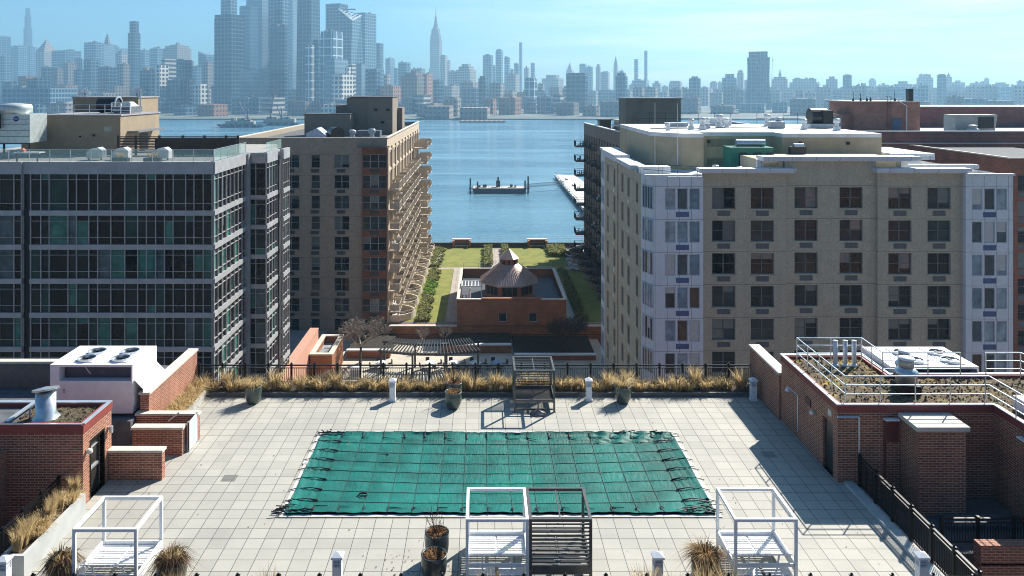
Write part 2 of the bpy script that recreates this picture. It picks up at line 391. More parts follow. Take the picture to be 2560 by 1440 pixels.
railing('metal_railing', 'long black picket railing behind the dry grasses at the far deck edge', (-14.7, 40.2), (13.9, 40.2), 24, .1, 1.2)
railing('metal_railing', 'black picket railing at the bottom edge, only its post tips showing', (-14.5, 22.9), (14.5, 22.9), 24, .05, 1.09)
railing('metal_railing', 'black picket railing running beside the shaded deck and brick court', (14.66, 30.2), (14.66, 22.95), 6, .02, 1.2)
railing('metal_railing', 'black railing beyond the concrete grass planter above the dark stair well', (-15.65, 28.6), (-15.65, 23.0), 5, .02, 1.15)
kb = MB()
for i in range(6): kb.box(14.16, 14.52, 24.0+i*1.08, 24.0+i*1.08+1.065, 0, .11)
tag(kb.build('stone_kerb', M('kerb_stone', (.50,.50,.47), .8, var=.1)), kind='structure')

# ---- dry grass
def blades(n, h, spread, lean, w=.012, seed=0, droop=.35):
    rnd = random.Random(seed); mb = MB()
    for i in range(n):
        a = rnd.uniform(0, 6.283); r = spread*.35*math.sqrt(rnd.random()); x, y = r*math.cos(a), r*math.sin(a)
        a2 = a+rnd.uniform(-.7,.7); hh = h*rnd.uniform(.45,1.1); ln = lean*rnd.uniform(.25,1.25)
        s1 = (x+math.cos(a2)*ln*.35*hh, y+math.sin(a2)*ln*.35*hh, hh*.6); s2 = (x+math.cos(a2)*ln*hh, y+math.sin(a2)*ln*hh, hh*(1-droop*ln*rnd.uniform(.4,1.4)))
        px, py = -math.sin(a2)*w, math.cos(a2)*w
        if rnd.random() < .5: px, py = py, -px
        mb.mi = rnd.choice((0,0,1,1,2))
        mb.add([(x-px,y-py,0),(x+px,y+py,0),(s1[0]+px*.8,s1[1]+py*.8,s1[2]),(s1[0]-px*.8,s1[1]-py*.8,s1[2]),s2], [(0,1,2,3),(3,2,4)])
    return mb
def M_blade(name, c):
    m, nt, b = base_mat(name); b.inputs['Base Color'].default_value = (*c,1); b.inputs['Roughness'].default_value = .7
    tr = nd(nt, 'ShaderNodeBsdfTranslucent'); tr.inputs[0].default_value = (*sh(c,1.1),1)
    mx = nd(nt, 'ShaderNodeMixShader'); mx.inputs[0].default_value = .5
    nt.links.new(b.outputs[0], mx.inputs[1]); nt.links.new(tr.outputs[0], mx.inputs[2]); nt.links.new(mx.outputs[0], nt.nodes['Material Output'].inputs[0])
    return m
straw = [M_blade('straw_tan', (.60,.48,.27)), M_blade('straw_gold', (.62,.47,.24)), M_blade('straw_brown', (.32,.22,.10))]
rust = [M_blade('rust_stem', (.22,.10,.045)), M_blade('dead_leaf', (.33,.20,.09)), M_blade('dark_stem', (.10,.055,.035))]
gm = [mesh_of(blades(230, .62, .55, .75, .013, s), 'grass_clump', straw) for s in range(4)]
gt = [mesh_of(blades(260, .95, .45, .35, .011, 10+s, .15), 'grass_clump', straw) for s in range(3)]
gl = [mesh_of(blades(260, .6, .75, 1.25, .012, 20+s, .5), 'grass_clump', straw) for s in range(3)]
rnd = random.Random(11)
def clump(me, x, y, z, s, label, group, sq=1):
    o = bpy.data.objects.new('grass_clump', me); C.objects.link(o); o.location = (x,y,z); o.rotation_euler = (0,0,rnd.uniform(0,6.28)); o.scale = (s, s*sq, s*rnd.uniform(.85,1.15))
    tag(o, label, 'grass clump', group)
x = -14.3
while x < 13.6:
    tall = rnd.random() < (.5 if -1 < x < 4 or x > 8 else .22)
    clump(rnd.choice(gt if tall else gm), x, rnd.uniform(39.45, 39.8), .15, rnd.uniform(1.0,1.35),
          'tan ornamental grass clump in the low bed below the far railing', 'grass clumps below the far railing')
    x += rnd.uniform(.42,.7)
for i in range(11):
    clump(gl[i%3], -14.35+rnd.uniform(-.1,.12), 34.75+i*.42, .3, rnd.uniform(.85,1.15), 'pale straw grass clump spilling beside the sunlit brick wall', 'grass clumps beside the sunlit brick wall')
for i in range(13):
    clump((gt+gl)[i%6], -14.86+rnd.uniform(-.1,.06), 24.85+i*.29, .72, rnd.uniform(.75,.95), 'straw grass clump in the raised concrete planter by the stair door', 'grass clumps in the raised concrete planter', .8)
for i, x in enumerate((-11.4,-9.1, 4.8, 5.7, 6.6, 7.3, -6.4, .2)):
    clump(gt[i%3], x, 23.0, .12, 1.15, 'thin dry grass tips rising at the bottom edge railing', 'grass clumps along the near railing')

# ---- raised concrete planter (left) and the one by the long wall
t = thing('concrete_planter', 'raised pale concrete trough of straw grass by the stair door', 'planter', (-14.85, 26.5, 0))
MB().box(-14.62, -14.5, 24.5, 28.3, 0, .75).box(-15.25, -15.13, 24.5, 28.3, 0, .75).box(-15.13, -14.62, 24.5, 24.62, 0, .75).box(-15.13, -14.62, 28.18, 28.3, 0, .75).build('trough', conc, t)
MB().box(-15.13, -14.62, 24.62, 28.18, .1, .66).build('soil', soil, t)
t = thing('concrete_planter', 'low planter trough of pale grass along the foot of the sunlit brick wall', 'planter', (-14.3, 37, 0))
MB().box(-14.02, -13.92, 34.55, 39.0, 0, .34).build('trough', conc, t); MB().box(-14.79, -14.02, 34.55, 39.0, 0, .3).build('soil', soil, t)

# ---- brick walls with copings (left)
def brick_wall(label, x0, x1, y0, y1, h, cap=.1, over=.05, name='brick_wall', bm=None):
    t = thing(name, label, 'wall', ((x0+x1)/2, (y0+y1)/2, 0))
    MB().box(x0, x1, y0, y1, -.02, h-cap).build('masonry', bm or brick, t)
    mb = MB(); L = max(x1-x0, y1-y0); n = max(1, round(L/1.1)); alongx = x1-x0 > y1-y0
    for i in range(n):
        a, b = i/n, (i+1)/n; g = .006
        if alongx: mb.box(x0-over+(x1-x0+2*over)*a+g, x0-over+(x1-x0+2*over)*b-g, y0-over, y1+over, h-cap, h)
        else: mb.box(x0-over, x1+over, y0-over+(y1-y0+2*over)*a+g, y0-over+(y1-y0+2*over)*b-g, h-cap, h)
    mb.build('coping', stone_cap, t); return t
brick_wall('low red brick wall nearest the stair door, pale coping', -14.83, -12.72, 30.72, 31.02, 1.2)
brick_wall('middle red brick wall of the entry maze with a dangling cable', -14.83, -12.72, 32.8, 33.1, 1.2)
brick_wall('farthest low red brick wall at the foot of the long sloping-view wall', -15.27, -12.55, 34.15, 34.4, 1.22)
brick_wall('long sunlit brick wall with pale coping left of the grasses', -15.22, -14.82, 34.42, 40.2, 2.04)
brick_wall('tall shaded brick wall beside the far right bollard, pale coping', 13.85, 14.3, 36.32, 40.3, 2.22)
cb = MB(); pts = [(-13.5, 32.78, .55), (-13.2,32.78,.72), (-12.9,32.78,.8), (-12.75,32.78,.86)]
for a, b in zip(pts, pts[1:]): cb.tube(a, b, .012, n=5)
tag(cb.build('cable', M('pale_cable', (.4,.3,.25))), 'thin pale cable strung across the middle brick maze wall', 'cable')
t = thing('metal_gate', 'white sheet metal gate standing open between the low brick walls', 'gate', (-12.58, 33.4, 0))
MB().box(-12.6, -12.56, 33.12, 34.1, .05, 1.25).build('gate_leaf', white, t)
MB().box(-12.62, -12.54, 33.12, 33.17, 0, 1.3).box(-12.62, -12.54, 34.06, 34.12, 0, 1.3).build('gate_frame', alum, t)
MB().bar((-13.8,34.0,.95), (-13.35,34.1,1.28), .06).build('brace', alum, t)

# ---- left stair bulkhead
sedum_m, nt, b = base_mat('brown_sedum'); p = pos(nt)
n1 = noise(nt, p, 1.2, 6, .7); n2 = noise(nt, p, 9, 4, .7)
c = mixc(nt, ramp01(nt, n2, .35, .65), (.07,.05,.032), (.24,.18,.11)); c = mixc(nt, ramp01(nt, n1, .52, .66), c, (.46,.32,.06)); c = mixc(nt, ramp01(nt, noise(nt, p, 2.3, 5), .56, .66), c, (.20,.22,.11))
nt.links.new(c, b.inputs['Base Color']); b.inputs['Roughness'].default_value = .95; bumpn(nt, b, noise(nt, p, 16, 5, .75), 1, .08)
sedum_d, nt, b = base_mat('dark_sedum'); p = pos(nt)
c = mixc(nt, ramp01(nt, noise(nt, p, 8, 5, .7), .35, .65), (.05,.04,.022), (.19,.14,.085)); nt.links.new(c, b.inputs['Base Color']); b.inputs['Roughness'].default_value = .95
bumpn(nt, b, noise(nt, p, 16, 5, .75), 1, .08)
def sedum(x0, x1, y0, y1, z, mat, seed, label):
    rnd = random.Random(seed); st = .12; nx = int((x1-x0)/st); ny = int((y1-y0)/st)
    vs = [(x0+(x1-x0)*i/nx, y0+(y1-y0)*j/ny, z+rnd.uniform(0,.06)) for j in range(ny+1) for i in range(nx+1)]
    fs = [(j*(nx+1)+i, j*(nx+1)+i+1, (j+1)*(nx+1)+i+1, (j+1)*(nx+1)+i) for j in range(ny) for i in range(nx)]
    mb = MB().add(vs, fs)
    for q in range(int((x1-x0)*(y1-y0)*28)):
        x, y = rnd.uniform(x0,x1), rnd.uniform(y0,y1); r = rnd.uniform(.03,.08); h = rnd.uniform(.04,.11); a = rnd.uniform(0,3)
        mb.add([(x+r*math.cos(a+k*2.09), y+r*math.sin(a+k*2.09), z+.02) for k in range(3)]+[(x,y,z+.02+h)], [(0,1,3),(1,2,3),(2,0,3)])
    return tag(mb.build('sedum_planting', mat), label, 'ground cover', kind='stuff')
t = thing('stair_bulkhead', 'red brick stair house at left with a black door and planted roof', 'stair house', (-18, 29.8, 0))
mb = MB(); bx0, bx1, by0, by1 = -22.5, -14.85, 28.8, 31.0
dr = (29.35, 30.35, 0, 2.15)
facade(mb, f_right(bx1), by0, by1, 0, 2.72, [dr], .22)
mb.quad((bx0,by0,-3.6),(bx1,by0,-3.6),(bx1,by0,2.72),(bx0,by0,2.72)); mb.quad((bx1,by0,-3.6),(bx1,by1,-3.6),(bx1,by1,0),(bx1,by0,0))
mb.quad((bx1,by1,0),(bx0,by1,0),(bx0,by1,2.72),(bx1,by1,2.72))
mb.box(-22.5, -17.7, 26.0, 28.79, -3.6, 2.1)
mb.build('wall', brick, t)
fb = MB()
for a in ((bx0,bx1+.03,by0-.03,by0+.22), (bx0,bx1+.03,by1-.19,by1+.03)): fb.box(*a, 2.72, 3.02)
fb.box(bx1-.22, bx1+.03, by0+.22, by1-.19, 2.72, 3.02); fb.build('fascia', redband, t)
tr_ = MB().box(bx0,bx1-.05,by0+.0,by0+.06,3.02,3.06).box(bx1-.1,bx1+.04,by0+.06,by1,3.02,3.06).box(bx0,bx1-.1,by1-.2,by1+.0,3.02,3.06).box(-17.9,-17.75,29.0,30.8,3.02,3.08)
tr_.build('roof_edge', alum, t)
MB().box(bx0,bx1-.2,by0+.2,by1-.15,2.5,2.85).build('roof', dkconc, t)
d = MB().box(-15.07,-15.02,29.37,30.33,.01,2.13).build('door', M('bronze_door', (.035,.03,.026), .35, var=.3), t)
MB().box(-15.02,-14.97,29.5,30.2,.95,1.05).box(-15.02,-14.99,29.5,30.2,1.75,1.79).build('push_bar', alum, d)
MB().box(-15.0,-14.83,29.28,29.35,0,2.22).box(-15.0,-14.83,30.35,30.42,0,2.22).box(-15.0,-14.83,29.35,30.35,2.15,2.22).build('door_frame', blackm, t)
sedum(-17.7, -15.1, 29.05, 30.8, 2.86, sedum_d, 4, 'dark brown sedum mat covering the small left stair house roof')
def wall_lamp(x, y, z, nx, label):
    t = thing('wall_lamp', label, 'lamp', (x,y,z))
    MB().box(x, x+nx*.05, y-.06, y+.06, z-.06, z+.06).build('back_plate', alum, t)
    MB().lathe((x+nx*.13, y, z-.09), [(.05,0),(.1,.04),(.1,.14),(.06,.18)], 14).build('globe', M('frosted_globe', (.72,.68,.58), .4), t)
wall_lamp(-14.84, 29.02, 1.95, 1, 'round frosted lamp on the sunlit brick before the black door')
t = thing('door_light', 'small grey cylinder lamp on the brick beyond the black door', 'lamp', (-14.84,30.7,2.1))
MB().box(-14.85,-14.7,30.66,30.76,2.02,2.14).build('bracket', alum, t); MB().tube((-14.72,30.71,1.9),(-14.72,30.71,2.16),.07,n=12).build('shade', galv, t)
# tilted-cap vent on it
t = thing('roof_vent', 'galvanised vent drum with a tilted disc cap on the small stair house', 'roof vent', (-16.8, 29.8, 2.86))
MB().lathe((-16.8,29.8,2.86), [(.52,0),(.5,.03),(.36,.2),(.36,1.0)], 28).build('drum', galv, t, True)
cp = MB(); n = 28
ring = [(-16.8+.47*math.cos(6.283*i/n), 29.8+.47*math.sin(6.283*i/n)) for i in range(n)]
cp.add([(x,y,3.93-.09*(y-29.8)/.47+.06*(x+16.8)/.47) for x,y in ring]+[(x,y,4.0-.09*(y-29.8)/.47+.06*(x+16.8)/.47) for x,y in ring]+[(-16.8,29.8,4.07)],
       [(i,(i+1)%n,n+(i+1)%n,n+i) for i in range(n)]+[(n+i,n+(i+1)%n,2*n) for i in range(n)]+[tuple(range(n-1,-1,-1))])
cp.build('cap', galv, t); MB().bar((-17.15,29.8,3.4),(-17.35,29.7,3.25),.04).bar((-17.35,29.7,3.25),(-17.35,29.7,2.9),.04).build('brace', alum, t)

# ---- roof top air handlers
def rtu(x0, x1, y0, y1, z0, z1, label, hood=1, mark=False):
    t = thing('rooftop_unit', label, 'air handler', ((x0+x1)/2, (y0+y1)/2, z0))
    paint = M('unit_paint', (.80,.78,.80), .45, var=.05)
    mb = MB(); w = x1-x0; wx0, wx1, wz0, wz1 = x0+.25*w/2.2, x1-.02*w, z1-.72, z1-.1
    facade(mb, f_front(y0), x0, x1, z0, z1, [(wx0,wx1,wz0,wz1)], .55)
    mb.quad((wx0,y0+.55,wz0),(wx1,y0+.55,wz0),(wx1,y0+.55,wz1),(wx0,y0+.55,wz1))
    mb.quad((x1,y0,z0),(x1,y1,z0),(x1,y1,z1),(x1,y0,z1)); mb.quad((x0,y1,z0),(x0,y0,z0),(x0,y0,z1),(x0,y1,z1)); mb.quad((x1,y1,z0),(x0,y1,z0),(x0,y1,z1),(x1,y1,z1))
    mb.quad((x0,y0,z1),(x1,y0,z1),(x1,y1,z1),(x0,y1,z1))
    if hood: mb.prism([(x1, y0+.1),(x1, y1-.1),(x1+.03,y1-.1),(x1+.03,y0+.1)], z0+.3, z1-.75, None).add([(x1+.03,y0+.1,z1-.7),(x1+.03,y1-.1,z1-.7),(x1+.42,y1-.1,z1-1.1),(x1+.42,y0+.1,z1-1.1),(x1+.42,y0+.1,z0+.5),(x1+.42,y1-.1,z0+.5)],[(0,3,2,1),(3,4,5,2)])
    mb.build('cabinet', paint, t)
    rec = MB().box(wx0+.03, wx1-.03, y0+.42, y0+.54, wz0+.02, wz1-.02).build('coil', M('dark_coil', (.05,.06,.09), .5), t)
    MB().bar((wx0+.4*w*.7,y0+.2,wz1-.02),(wx0+.5*w*.7,y0+.2,wz0+.25),.03).build('stay', alum, t)
    rows = [y0+.25*(y1-y0), y0+.62*(y1-y0)]
    for cx in (x0+.36*w, x0+.78*w):
        fr = MB().box(cx-.42, cx+.42, y0+.1*(y1-y0), y0+.92*(y1-y0), z1+.002, z1+.03).build('fan_deck', paint, t)
        for cy in rows:
            g = MB().lathe((cx,cy,z1+.03), [(.40,0),(.40,.09),(.365,.09),(.365,.012),(0.01,.012)], 28, False); g.build('fan_shroud', alum, fr)
            bl = MB()
            for k in range(5):
                a = k*1.2566; bl.add([(cx+.06*math.cos(a),cy+.06*math.sin(a),z1+.05),(cx+.34*math.cos(a-.28),cy+.34*math.sin(a-.28),z1+.045),(cx+.34*math.cos(a+.35),cy+.34*math.sin(a+.35),z1+.085),(cx+.06*math.cos(a+1),cy+.06*math.sin(a+1),z1+.07)], [(0,1,2,3)])
            bl.lathe((cx,cy,z1+.045), [(.07,0),(.07,.06)], 12); bl.build('fan_blades', blackm, fr)
    if mark:
        cu = bpy.data.curves.new('letter_marking', 'FONT'); cu.body = 'B'; cu.size = .24; cu.align_x = 'CENTER'
        o = bpy.data.objects.new('letter_marking', cu); C.objects.link(o); o.parent = t; o.rotation_euler = (R(90),0,0)
        me = bpy.data.meshes.new_from_object(o.evaluated_get(bpy.context.evaluated_depsgraph_get())); bpy.data.objects.remove(o); me.materials.clear(); me.materials.append(M('red_mark', (.35,.06,.05)))
        o = bpy.data.objects.new('letter_marking', me); C.objects.link(o); o.parent = t; o.rotation_euler = (R(90),0,0); o.location = Vector((x0+.62, y0-.004, z0+.92))-t.location
lr = MB().box(-24, -15.3, 33.9, 40.7, -.004, 1.0).box(-24,-15.27,33.6,33.9,-.004,1.1)
tag(lr.build('lower_roof', dkconc), kind='structure')
rtu(-19.15, -15.5, 34.3, 36.85, 1.15, 3.3, 'white rooftop air handler with four fans behind the left brick walls', 1, True)
rtu(17.9, 21.75, 34.05, 36.7, 1.15, 3.3, 'white rooftop air handler with fans behind the railed sedum roof', 0)
# pale parapet and pipe rail at the far left
brick_wall('dark parapet with two white caps left of the big air handler', -24, -19.6, 37.6, 37.9, 2.3, name='parapet_wall', bm=M('dark_render', (.14,.12,.11), .8))
def pipe_rail(name, label, pts, h, hs, posts, mat=galv, r=.024):
    t = thing(name, label, 'railing', pts[0]); mb = MB()
    for a, b in zip(pts, pts[1:]):
        for q in hs: mb.tube((a[0],a[1],a[2]+q), (b[0],b[1],b[2]+q), r, n=6)
    mb.build('rails', mat, t)
    for p in posts: MB().tube(p, (p[0],p[1],p[2]+h), r, n=6).build('post', mat, t)
    return t
pipe_rail('pipe_railing', 'pale pipe railing on the low roof left of the tilted-cap vent', [(-24,32.0,1.0),(-16.6,32.0,1.0)], 1.1, (.35,.75,1.1), [(-23.2,32,1.0),(-19.4,32,1.0),(-16.6,32,1.0)])
tag(MB().box(-24,-16.2,31.1,33.5,.2,.98).build('low_roof', dkconc), kind='structure')

# ---- right bulkhead
t = thing('service_bulkhead', 'long red brick service house at right with planted roof and black door', 'service house', (17, 33, 0))
BX, FY, BK, WX = 13.95, 30.55, 36.3, 20.1
mb = MB(); zt = 2.78
dr = (-31.9, -30.95, 0, 2.1)
facade(mb, f_left(BX), -BK, -FY, 0, zt, [dr], .14)
mb.quad((BX,FY,-3.5),(WX,FY,-3.5),(WX,FY,zt),(BX,FY,zt)); mb.quad((WX,FY,-3.5),(WX,26,-3.5),(WX,26,zt),(WX,FY,zt)); mb.quad((WX,26,-3.5),(26,26,-3.5),(26,26,zt),(WX,26,zt))
mb.quad((BX,BK,0),(BX,BK,zt),(17.7,BK,zt),(17.7,BK,0)); mb.quad((BX,BK,-3.5),(BX,FY,-3.5),(BX,FY,0),(BX,BK,0)); mb.box(17.4,17.69,33.9,BK-.01,0,zt).box(17.7,26,33.6,33.89,0,zt)
mb.build('wall', brick, t)
roofpoly = [(BX+.1,FY+.1),(WX+.1,FY+.1),(WX+.1,26.1),(25.9,26.1),(25.9,33.7),(17.5,33.7),(17.5,BK-.1),(BX+.1,BK-.1)]
MB().prism(roofpoly, 2.5, 2.9).build('roof', dkconc, t)
fb = MB()
for a in ((BX-.03,BX+.2,FY-.03,BK+.03), (BX+.2,WX+.03,FY-.03,FY+.2), (WX-.03,WX+.2,26,FY-.03), (BX+.2,17.72,BK-.2,BK+.03), (17.5,17.72,33.7,BK-.2), (17.72,26,33.7,33.92)): fb.box(*a, zt, 3.06)
fb.build('fascia', redband, t)
fe = MB()
for a in ((BX-.05,BX+.09,FY-.05,BK+.05), (BX+.09,WX+.05,FY-.05,FY+.06), (WX-.05,WX+.09,26,FY-.05), (BX+.09,17.74,BK-.1,BK+.05), (17.62,17.74,33.7,BK-.1), (17.74,26,33.8,33.94)): fe.box(*a, 3.06, 3.1)
fe.build('roof_edge', white, t)
MB().box(14.05,14.12,30.96,31.89,.01,2.09).build('door', M('black_door', (.012,.012,.013), .3), t)
MB().box(13.92,13.98,31.05,31.35,2.35,2.6).build('sign_plate', M('sign_white', (.62,.6,.5)), t)
MB().box(13.9,13.955,33.0,33.5,1.95,2.25).build('vent_grille', M('brown_grille', (.12,.05,.04)), t)
pp = MB().tube((13.9,FY-.1,2.62),(14.75,FY-.1,2.62),.035).tube((14.75,FY-.1,2.62),(14.75,FY-.1,.05),.035).build('downpipe', alum, t)
pp2 = MB().tube((13.9,34.3,1.95),(13.9,34.3,.35),.02).tube((13.9,34.3,1.95),(13.75,35.0,2.05),.02).build('conduit', alum, t)
MB().lathe((13.72,35.0,1.88), [(.11,0),(.09,.05),(.03,.15),(.02,.19)], 12).build('lamp_shade', white, t)
for x, y, dx, dy in ((16.0,FY-.16,.28,.1),(WX-.16,28.6,.1,.28)): MB().box(x-dx,x+dx,y-dy,y+dy,2.52,2.58).build('light_fitting', white, t)
MB().box(15.75,15.85,FY-.05,FY-.005,-3,2.5).box(15.9,16.35,FY-.02,FY-.003,1.6,2.5).build('rust_streak', M('rust_red', (.16,.03,.025)), t)
wall_lamp(13.94, 32.6, 1.9, -1, 'small round lamp on the shaded brick beside the black recess door')
MB_s = sedum(14.1, 19.95, 30.75, 36.15, 2.88, sedum_m, 8, 'yellow brown sedum covering the railed roof at right')
bpy.data.objects.remove(MB_s)
sd1 = MB()
def sed_rects(rects, z, mat, label, seed):
    rnd = random.Random(seed); mb = MB()
    for x0,x1,y0,y1 in rects:
        st = .11; nx = int((x1-x0)/st); ny = int((y1-y0)/st)
        vs = [(x0+(x1-x0)*i/nx, y0+(y1-y0)*j/ny, z+rnd.uniform(0,.07)) for j in range(ny+1) for i in range(nx+1)]
        mb.add(vs, [(j*(nx+1)+i, j*(nx+1)+i+1, (j+1)*(nx+1)+i+1, (j+1)*(nx+1)+i) for j in range(ny) for i in range(nx)])
        for q in range(int((x1-x0)*(y1-y0)*26)):
            x, y = rnd.uniform(x0,x1), rnd.uniform(y0,y1); r = rnd.uniform(.03,.09); h = rnd.uniform(.04,.12); a = rnd.uniform(0,3)
            mb.add([(x+r*math.cos(a+k*2.09), y+r*math.sin(a+k*2.09), z+.02) for k in range(3)]+[(x,y,z+.02+h)], [(0,1,3),(1,2,3),(2,0,3)])
    return tag(mb.build('sedum_planting', mat), label, 'ground cover', kind='stuff')
sed_rects([(14.15,17.45,30.75,36.15),(17.45,20.3,30.75,33.65),(20.3,25.8,26.2,33.65)], 2.9, sedum_m, 'patchy yellow and brown sedum covering the railed roof at right', 8)
pz = 3.05
ps = [(14.35+ (19.9-14.35)*i/4, 30.75, pz) for i in range(5)]+[(14.35,30.75+4.75*i/4,pz) for i in range(1,5)]+[(15.9,35.5,pz),(17.3,35.5,pz),(17.25,33.5,pz),(17.28,34.5,pz),(19.2,33.5,pz),(20.6,33.5,pz),(20.05,29.2,pz),(20.05,27.6,pz)]
pipe_rail('pipe_railing', 'long galvanised three-bar railing round the sedum roof at right', [(20.05,26.3,pz),(20.05,30.75,pz),(14.35,30.75,pz),(14.35,35.5,pz),(17.3,35.5,pz),(17.25,33.5,pz),(20.6,33.5,pz)], 1.06, (.36,.71,1.06), ps)
pipe_rail('pipe_railing', 'short galvanised railing behind the sedum roof at the right edge', [(21.7,33.5,pz),(23.2,33.5,pz),(23.4,30.5,pz)], 1.06, (.36,.71,1.06), [(21.7,33.5,pz),(23.2,33.5,pz),(23.3,32,pz),(23.4,30.5,pz)])
for i, x in enumerate((15.97,16.42,16.82)):
    lb = ('left of three white vent pipes on the sedum roof','middle of three white vent pipes on the sedum roof','right of three white vent pipes on the sedum roof')[i]
    mb = MB().tube((x,35.2,2.95),(x,35.2,4.05-.0*i),.1,n=14).lathe((x,35.2,4.05),[(.1,0),(.115,.0),(.115,.03),(.0,.05)],14); mb.lathe((x,35.2,2.93),[(.2,0),(.12,.1)],14)
    tag(mb.build('vent_pipe', white, None, True), lb, 'vent pipe', 'white vent pipes on the sedum roof')
def mushroom(x, y, z, r, h, label):
    t = thing('exhaust_fan', label, 'roof fan', (x,y,z))
    MB().box(x-r*1.0,x+r*1.0,y-r*1.0,y+r*1.0,z,z+h*.25).build('roof_kerb', blackm, t)
    MB().lathe((x,y,z+h*.25), [(r*1.02,0),(r*1.02,h*.25),(r*1.15,h*.27),(r*1.12,h*.34),(r*.75,h*.45)], 24).build('body', galv, t, True)
    MB().lathe((x,y,z+h*.70), [(r*.72,0),(r*.72,h*.22)], 24).build('motor_housing', M('fan_housing', (.45,.42,.36), .4, .4), t, True)
    MB().lathe((x,y,z+h*.92), [(r*.82,0),(r*.8,h*.03),(r*.4,h*.07),(.01,h*.08)], 24).build('cap', white, t, True)
mushroom(17.5, 32.1, 2.95, .4, 1.5, 'large domed galvanised exhaust fan standing on the sedum roof')
mushroom(18.0, 33.2, 2.95, .3, 1.4, 'smaller pale exhaust fan just behind the large domed one')
# white unit at right frame edge
t = thing('air_conditioner', 'white boxy unit on the sedum roof at the right picture edge', 'air conditioner', (21.4, 29.6, 2.95))
MB().box(20.75,22.6,29.0,30.4,2.95,3.5).build('cabinet', white, t); MB().box(20.85,22.5,28.985,28.998,3.05,3.4).build('louvre', alum, t)
# chimney shaft
t = thing('brick_shaft', 'square brick shaft with a pale slab cap against the service house', 'shaft', (17.3, 29.85, -.6))
MB().box(16.4,18.2,29.25,30.5,-.6,2.62).build('masonry', brick, t); MB().box(16.3,17.85,29.15,30.5,2.62,2.78).box(17.862,18.3,29.15,30.5,2.62,2.78).build('slab_cap', stone_cap, t)
# sunken court
tag(MB().box(14.75,20.08,26.9,30.53,-3.5,-.62).build('court_floor', dkconc), kind='structure')
tag(MB().box(17.0,19.6,28.3,29.1,-.62,-.45).build('roof_hatch', M('blue_grey_lid', (.09,.11,.15), .5)), 'flat blue grey lid on the sunken court floor below the shaft', 'hatch')
railing('metal_railing', 'short black railing in the dark sunken court at right', (16.2, 27.4), (20.0, 27.4), 3, -.6, .35, finial=False)
t = brick_wall('brick parapet at the bottom right corner of the sunken court', 16.9, 24, 26.35, 26.75, -.62, .06, 0)
t.children[0].data.transform(Matrix.Translation((0,0,-2))) if False else None
tag(MB().box(16.9,24,26.36,26.74,-3.5,-.7).build('court_wall', brick), 'brick base wall under the bottom right parapet', 'wall')
# ================================================================ furniture on the deck
def bollard_mesh():
    pass
def bollard():
    t = thing('lamp_bollard', 'white', 'bollard', (0,0,0))
    MB().box(-.17,.17,-.17,.17,0,.09).box(-.14,.14,-.14,.14,.09,.72).build('shaft', white, t)
    lv = MB()
    for k in range(5): lv.box(-.135,.135,-.135,.135,.745+k*.045,.765+k*.045)
    for sx in (-1,1):
        for sy in (-1,1): lv.box(sx*.12-.02,sx*.12+.02,sy*.12-.02,sy*.12+.02,.72,.97)
    lv.box(-.09,.09,-.09,.09,.72,.97); lv.build('louvre_head', M('bollard_louvre', (.62,.65,.7), .5), t)
    MB().box(-.18,.18,-.18,.18,.97,1.03).prism([(-.18,-.18),(.18,-.18),(.18,.18),(-.18,.18)],1.03,1.13,[(-.03,-.03),(.03,-.03),(.03,.03),(-.03,.03)]).build('cap', white, t)
    return t
B0 = bollard()
spots = [(-4.5,38.55,'white lamp bollard before the far grasses, left of the twin pots'), (5.25,38.6,'white lamp bollard before the far grasses, right of the dark daybed'),
         (13.45,38.65,'shaded white lamp bollard at the foot of the tall brick wall'), (-4.52,24.1,'white lamp bollard at the bottom edge left of the twin pots'),
         (5.42,24.1,'white lamp bollard at the bottom edge right of the dark slatted daybed'), (13.62,24.1,'white lamp bollard beside the right black railing'), (-14.75,23.9,'white lamp bollard at the end of the raised concrete planter')]
for i, (x,y,lb) in enumerate(spots):
    o = B0 if i == 0 else dup(B0, (x,y,0)); o.location = (x,y,0); o['label'] = lb; o['group'] = 'lamp bollards around the deck'

